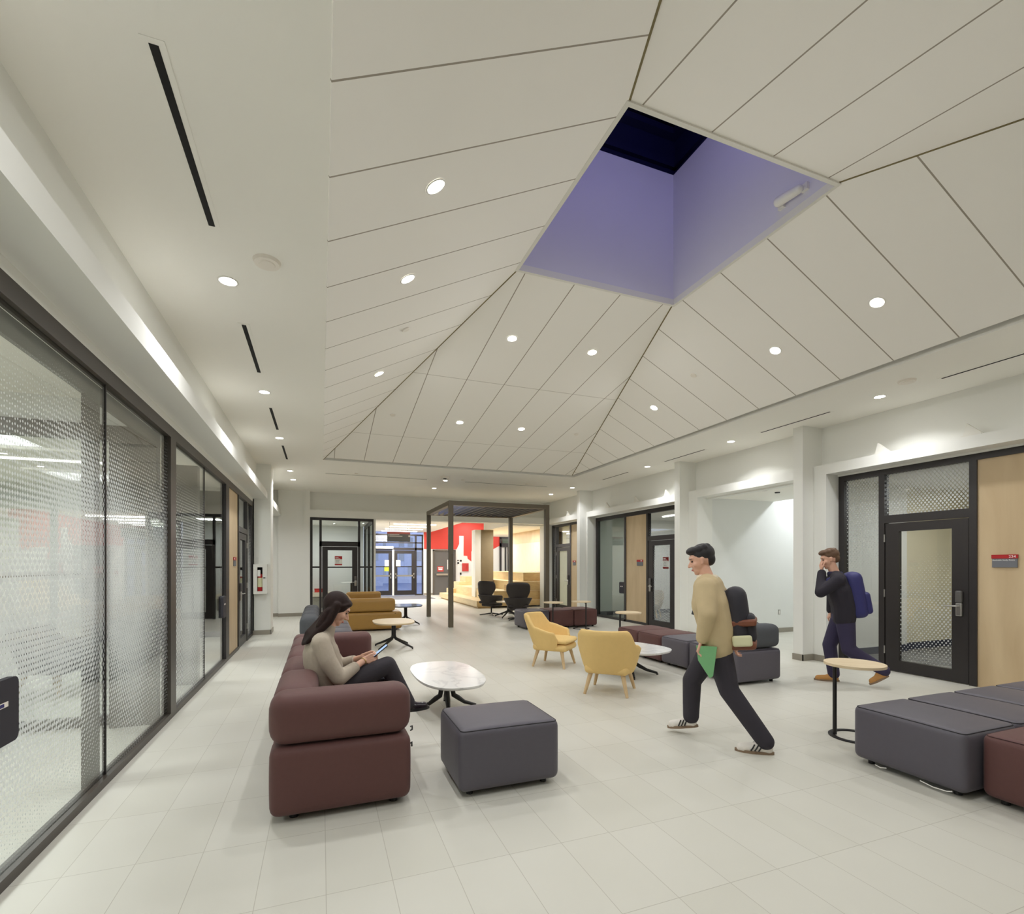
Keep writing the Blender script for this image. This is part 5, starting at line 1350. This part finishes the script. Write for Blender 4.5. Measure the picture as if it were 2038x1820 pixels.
# ---- walking men
def walker(label, loc, rz, H, lean, feet, knees, hands, elbows, mats, headp, shoe_kw, pelvis_z=0.90, head_yaw=0.0, bulk=1.0):
    """local frame: x = walking direction, y = his left, z up"""
    jack, collar, trous, hairm, shoem, solem = mats
    t = thing('person', label, 'person', loc, rz)
    P = V3(0, 0, pelvis_z); C = P + V3(math.sin(lean) * 0.30, 0, math.cos(lean) * 0.30); N = P + V3(math.sin(lean) * 0.52, 0, math.cos(lean) * 0.52)
    HCc = Vector(headp); R = rotm(math.radians(18), head_yaw)
    b = MB()
    head_into(b, HCc, R, 1.04)
    b.cap(N, HCc + V3(-0.015, 0, -0.07), 0.06, 0.055)
    chain(b, [P, C, N], [0.085, 0.09, 0.05])
    for s, hand, el in ((1, hands[0], elbows[0]), (-1, hands[1], elbows[1])):
        sh = C + V3(math.sin(lean) * 0.16, s * 0.17, 0.15)
        b.cap(N - V3(0, 0, 0.06) , sh, 0.06, 0.05)
        chain(b, [sh, el, hand[0]], [0.05, 0.038, 0.028])
        hand_into(b, hand[0], hand[1], hand[2], hand[3], hand[4], 1.05)
    for s, (heel, toe), kn in ((1, feet[0], knees[0]), (-1, feet[1], knees[1])):
        heel = Vector(heel); toe = Vector(toe); an = heel + (toe - heel).normalized() * 0.06 + V3(0, 0, 0.10)
        chain(b, [P + V3(0, s * 0.09, -0.03), kn, an], [0.08, 0.05, 0.036])
    obj('body', b, M_skin, t, remesh=0.0055, smooth=3)
    face_parts(t, HCc, R, 1.04, hairm)
    # jacket
    j = MB(); fwd = V3(math.sin(lean), 0, math.cos(lean))
    for s in (-1, 0, 1):
        chain(j, [P + V3(0.0, s * 0.09 * bulk, -0.05), P + V3(0, s * 0.09 * bulk, 0.10), C + V3(0, s * 0.095 * bulk, 0), C + fwd * 0.14 + V3(0, s * 0.10 * bulk, 0)], [0.125 * bulk, 0.13 * bulk, 0.138 * bulk, 0.105 * bulk])
    for s, hand, el in ((1, hands[0], elbows[0]), (-1, hands[1], elbows[1])):
        sh = C + V3(math.sin(lean) * 0.16, s * 0.185, 0.14); el = Vector(el); w = Vector(hand[0])
        j.cap(C + fwd * 0.18 + V3(0, s * 0.06, 0), sh, 0.085, 0.08)
        chain(j, [sh, (sh + el) / 2, el, el * 0.1 + w * 0.9], [0.08 * bulk, 0.075 * bulk, 0.067 * bulk, 0.052])
    jo = obj('jacket', j, jack, t, remesh=0.010, smooth=3)
    obj('collar', MB().ring(tuple(N + V3(0.0, 0, 0.0)), 0.068, 0.024, 28, 8, 1.4), collar, jo)
    # trousers
    q = MB(); q.ball(P + V3(0, 0, -0.03), (0.13, 0.17, 0.12))
    for s, (heel, toe), kn in ((1, feet[0], knees[0]), (-1, feet[1], knees[1])):
        heel = Vector(heel); toe = Vector(toe); kn = Vector(kn); an = heel + (toe - heel).normalized() * 0.06 + V3(0, 0, 0.10)
        hp = P + V3(0, s * 0.09, -0.03)
        chain(q, [hp, (hp + kn) / 2, kn, (kn + an) / 2, an], [0.115, 0.10, 0.082, 0.076, 0.070])
    obj('trousers', q, trous, t, remesh=0.010, smooth=4)
    for heel, toe in feet: shoe(t, heel, toe, shoem, solem, h=0.048, w=0.046, **shoe_kw)
    # hair
    hm = MB()
    def ha(x, y, z): return HCc + R @ V3(x * 1.04, y * 1.04, z * 1.04)
    hm.ball(ha(-0.024, 0, 0.045), (0.104, 0.086, 0.092), R, 26, 16)
    hm.ball(ha(0.045, 0, 0.094), (0.056, 0.068, 0.036), R)
    hm.ball(ha(-0.060, 0, -0.005), (0.054, 0.072, 0.068), R)
    for i in range(9):
        a = i * 0.7; hm.ball(ha(-0.015 + 0.062 * math.cos(a), 0.052 * math.sin(a), 0.090), 0.034, None, 10, 8)
    obj('hair', hm, hairm, t, remesh=0.006, smooth=3)
    return t
def backpack(name, label, loc, rz, mat, w, d, h, lean, band=None, base=None, bottle=False):
    t = thing(name, label, 'backpack', loc, rz); t.rotation_euler = (0, lean, rz)
    obj('main_body', MB().rbox(-d / 2, d / 2, -w / 2, w / 2, 0, h, 0.075, 0.01, 0.01), mat, t)
    obj('front_pocket', MB().rbox(-d / 2 - 0.05, -d / 2 + 0.04, -w / 2 + 0.03, w / 2 - 0.03, 0.04, h * 0.55, 0.045), mat, t)
    if band: obj('leather_band', MB().rbox(-d / 2 - 0.06, d / 2 - 0.02, -w / 2 - 0.01, w / 2 + 0.01, h * 0.36, h * 0.36 + 0.055, 0.02), band, t)
    if base: obj('leather_base', MB().rbox(-d / 2 - 0.04, d / 2 - 0.01, -w / 2 - 0.005, w / 2 + 0.005, -0.015, 0.055, 0.03), base, t)
    for s in (-1, 1):
        obj('shoulder_strap', MB().tube([(d / 2 - 0.02, s * 0.09, h - 0.04), (d / 2 + 0.06, s * 0.105, h + 0.01), (d / 2 + 0.19, s * 0.125, h - 0.05), (d / 2 + 0.25, s * 0.13, h - 0.20)], [0.018] * 4, 8), mat, t)
    if bottle: obj('side_pocket', MB().rbox(-0.10, 0.05, w / 2 - 0.01, w / 2 + 0.04, 0.02, 0.11, 0.02), M_label, t)
    return t
# man in the tan jacket
m1 = walker('man in tan jacket and dark trousers striding away to the left, blurred in photo', (3.20, 3.40, 0), math.radians(132), 1.70, math.radians(9),
    feet=(((-0.43, 0.11, 0.0), (-0.15, 0.14, 0.0)), ((0.17, -0.10, 0.075), (0.43, -0.10, 0.03))),
    knees=((-0.10, 0.11, 0.48), (0.22, -0.10, 0.49)),
    hands=(((0.10, 0.24, 0.90), (0.3, 0, -0.9), (0.9, 0, 0.4), 1, 0.9), ((-0.14, -0.24, 0.86), (0.1, 0, -1), (1, 0, 0.1), -1, 0.6)),
    elbows=((0.05, 0.29, 1.13), (-0.12, -0.29, 1.12)),
    mats=(M_jacket, M_cream, M_trous, M_hairk, M_shoew, M_gum), headp=(0.13, 0, 1.575), shoe_kw={'stripes': M_plastic}, pelvis_z=0.90, head_yaw=0.25, bulk=1.12)
ca, sa = math.cos(math.radians(132)), math.sin(math.radians(132))
def loc1(f, l, z, o=(3.20, 3.40)): return (o[0] + f * ca - l * sa, o[1] + f * sa + l * ca, z)
backpack('backpack', 'black backpack with brown leather band on the tan jacketed man', loc1(-0.185, 0.0, 0.84), math.radians(132), M_pack, 0.30, 0.17, 0.50, math.radians(6), M_brown, M_brown, True)
t = thing('cloth', 'green cloth hanging at the hip of the tan jacketed man', 'cloth', loc1(0.07, 0.26, 0.60), math.radians(132))
obj('fold', MB().prism([(-0.09, 0.26), (0.07, 0.26), (0.055, 0.14), (-0.035, 0.0), (-0.06, 0.02)], -0.012, 0.012, 'y'), M_green, t)
# man with the navy backpack
m2 = walker('man in dark clothes with hand raised to his face, walking past glazed door', (6.29, 4.49, 0), math.radians(135), 1.74, math.radians(10),
    feet=(((-0.46, 0.09, 0.15), (-0.27, 0.09, 0.03)), ((0.03, -0.10, 0.0), (0.31, -0.10, 0.0))),
    knees=((-0.04, 0.10, 0.46), (0.14, -0.09, 0.48)),
    hands=(((0.24, 0.02, 1.45), (0.1, -0.2, 0.95), (0.95, 0.2, 0), 1, 1.0), ((0.10, -0.27, 0.90), (0.3, 0, -0.9), (0.9, 0, 0.3), -1, 0.8)),
    elbows=((0.28, 0.22, 1.18), (0.08, -0.27, 1.12)),
    mats=(pbr('dark_hoodie', (38, 34, 44), 0.85, var=0.1), M_navyc, M_navyt, M_hairb, M_suede, M_gum), headp=(0.15, 0, 1.61), shoe_kw={}, pelvis_z=0.90, head_yaw=0.1)
ca, sa = math.cos(math.radians(135)), math.sin(math.radians(135))
backpack('backpack', 'large navy blue backpack on the man beside the glazed door', loc1(-0.17, 0.0, 0.86, (6.29, 4.49)), math.radians(135), M_packn, 0.33, 0.19, 0.58, math.radians(9))

t = thing('power_cord', 'white power cord loop under the grey foreground ottoman', 'cord', (3.945, 2.33, 0))
obj('cord', MB().tube([(-0.055, 0.20, 0.028), (-0.06, 0.16, 0.022), (-0.058, 0.12, 0.034)], 0.004, 8), M_white, t)
obj('cord', MB().tube([(-0.055, -0.10, 0.030), (-0.06, -0.18, 0.020), (-0.06, -0.26, 0.024), (-0.055, -0.29, 0.034)], 0.004, 8), M_white, t)
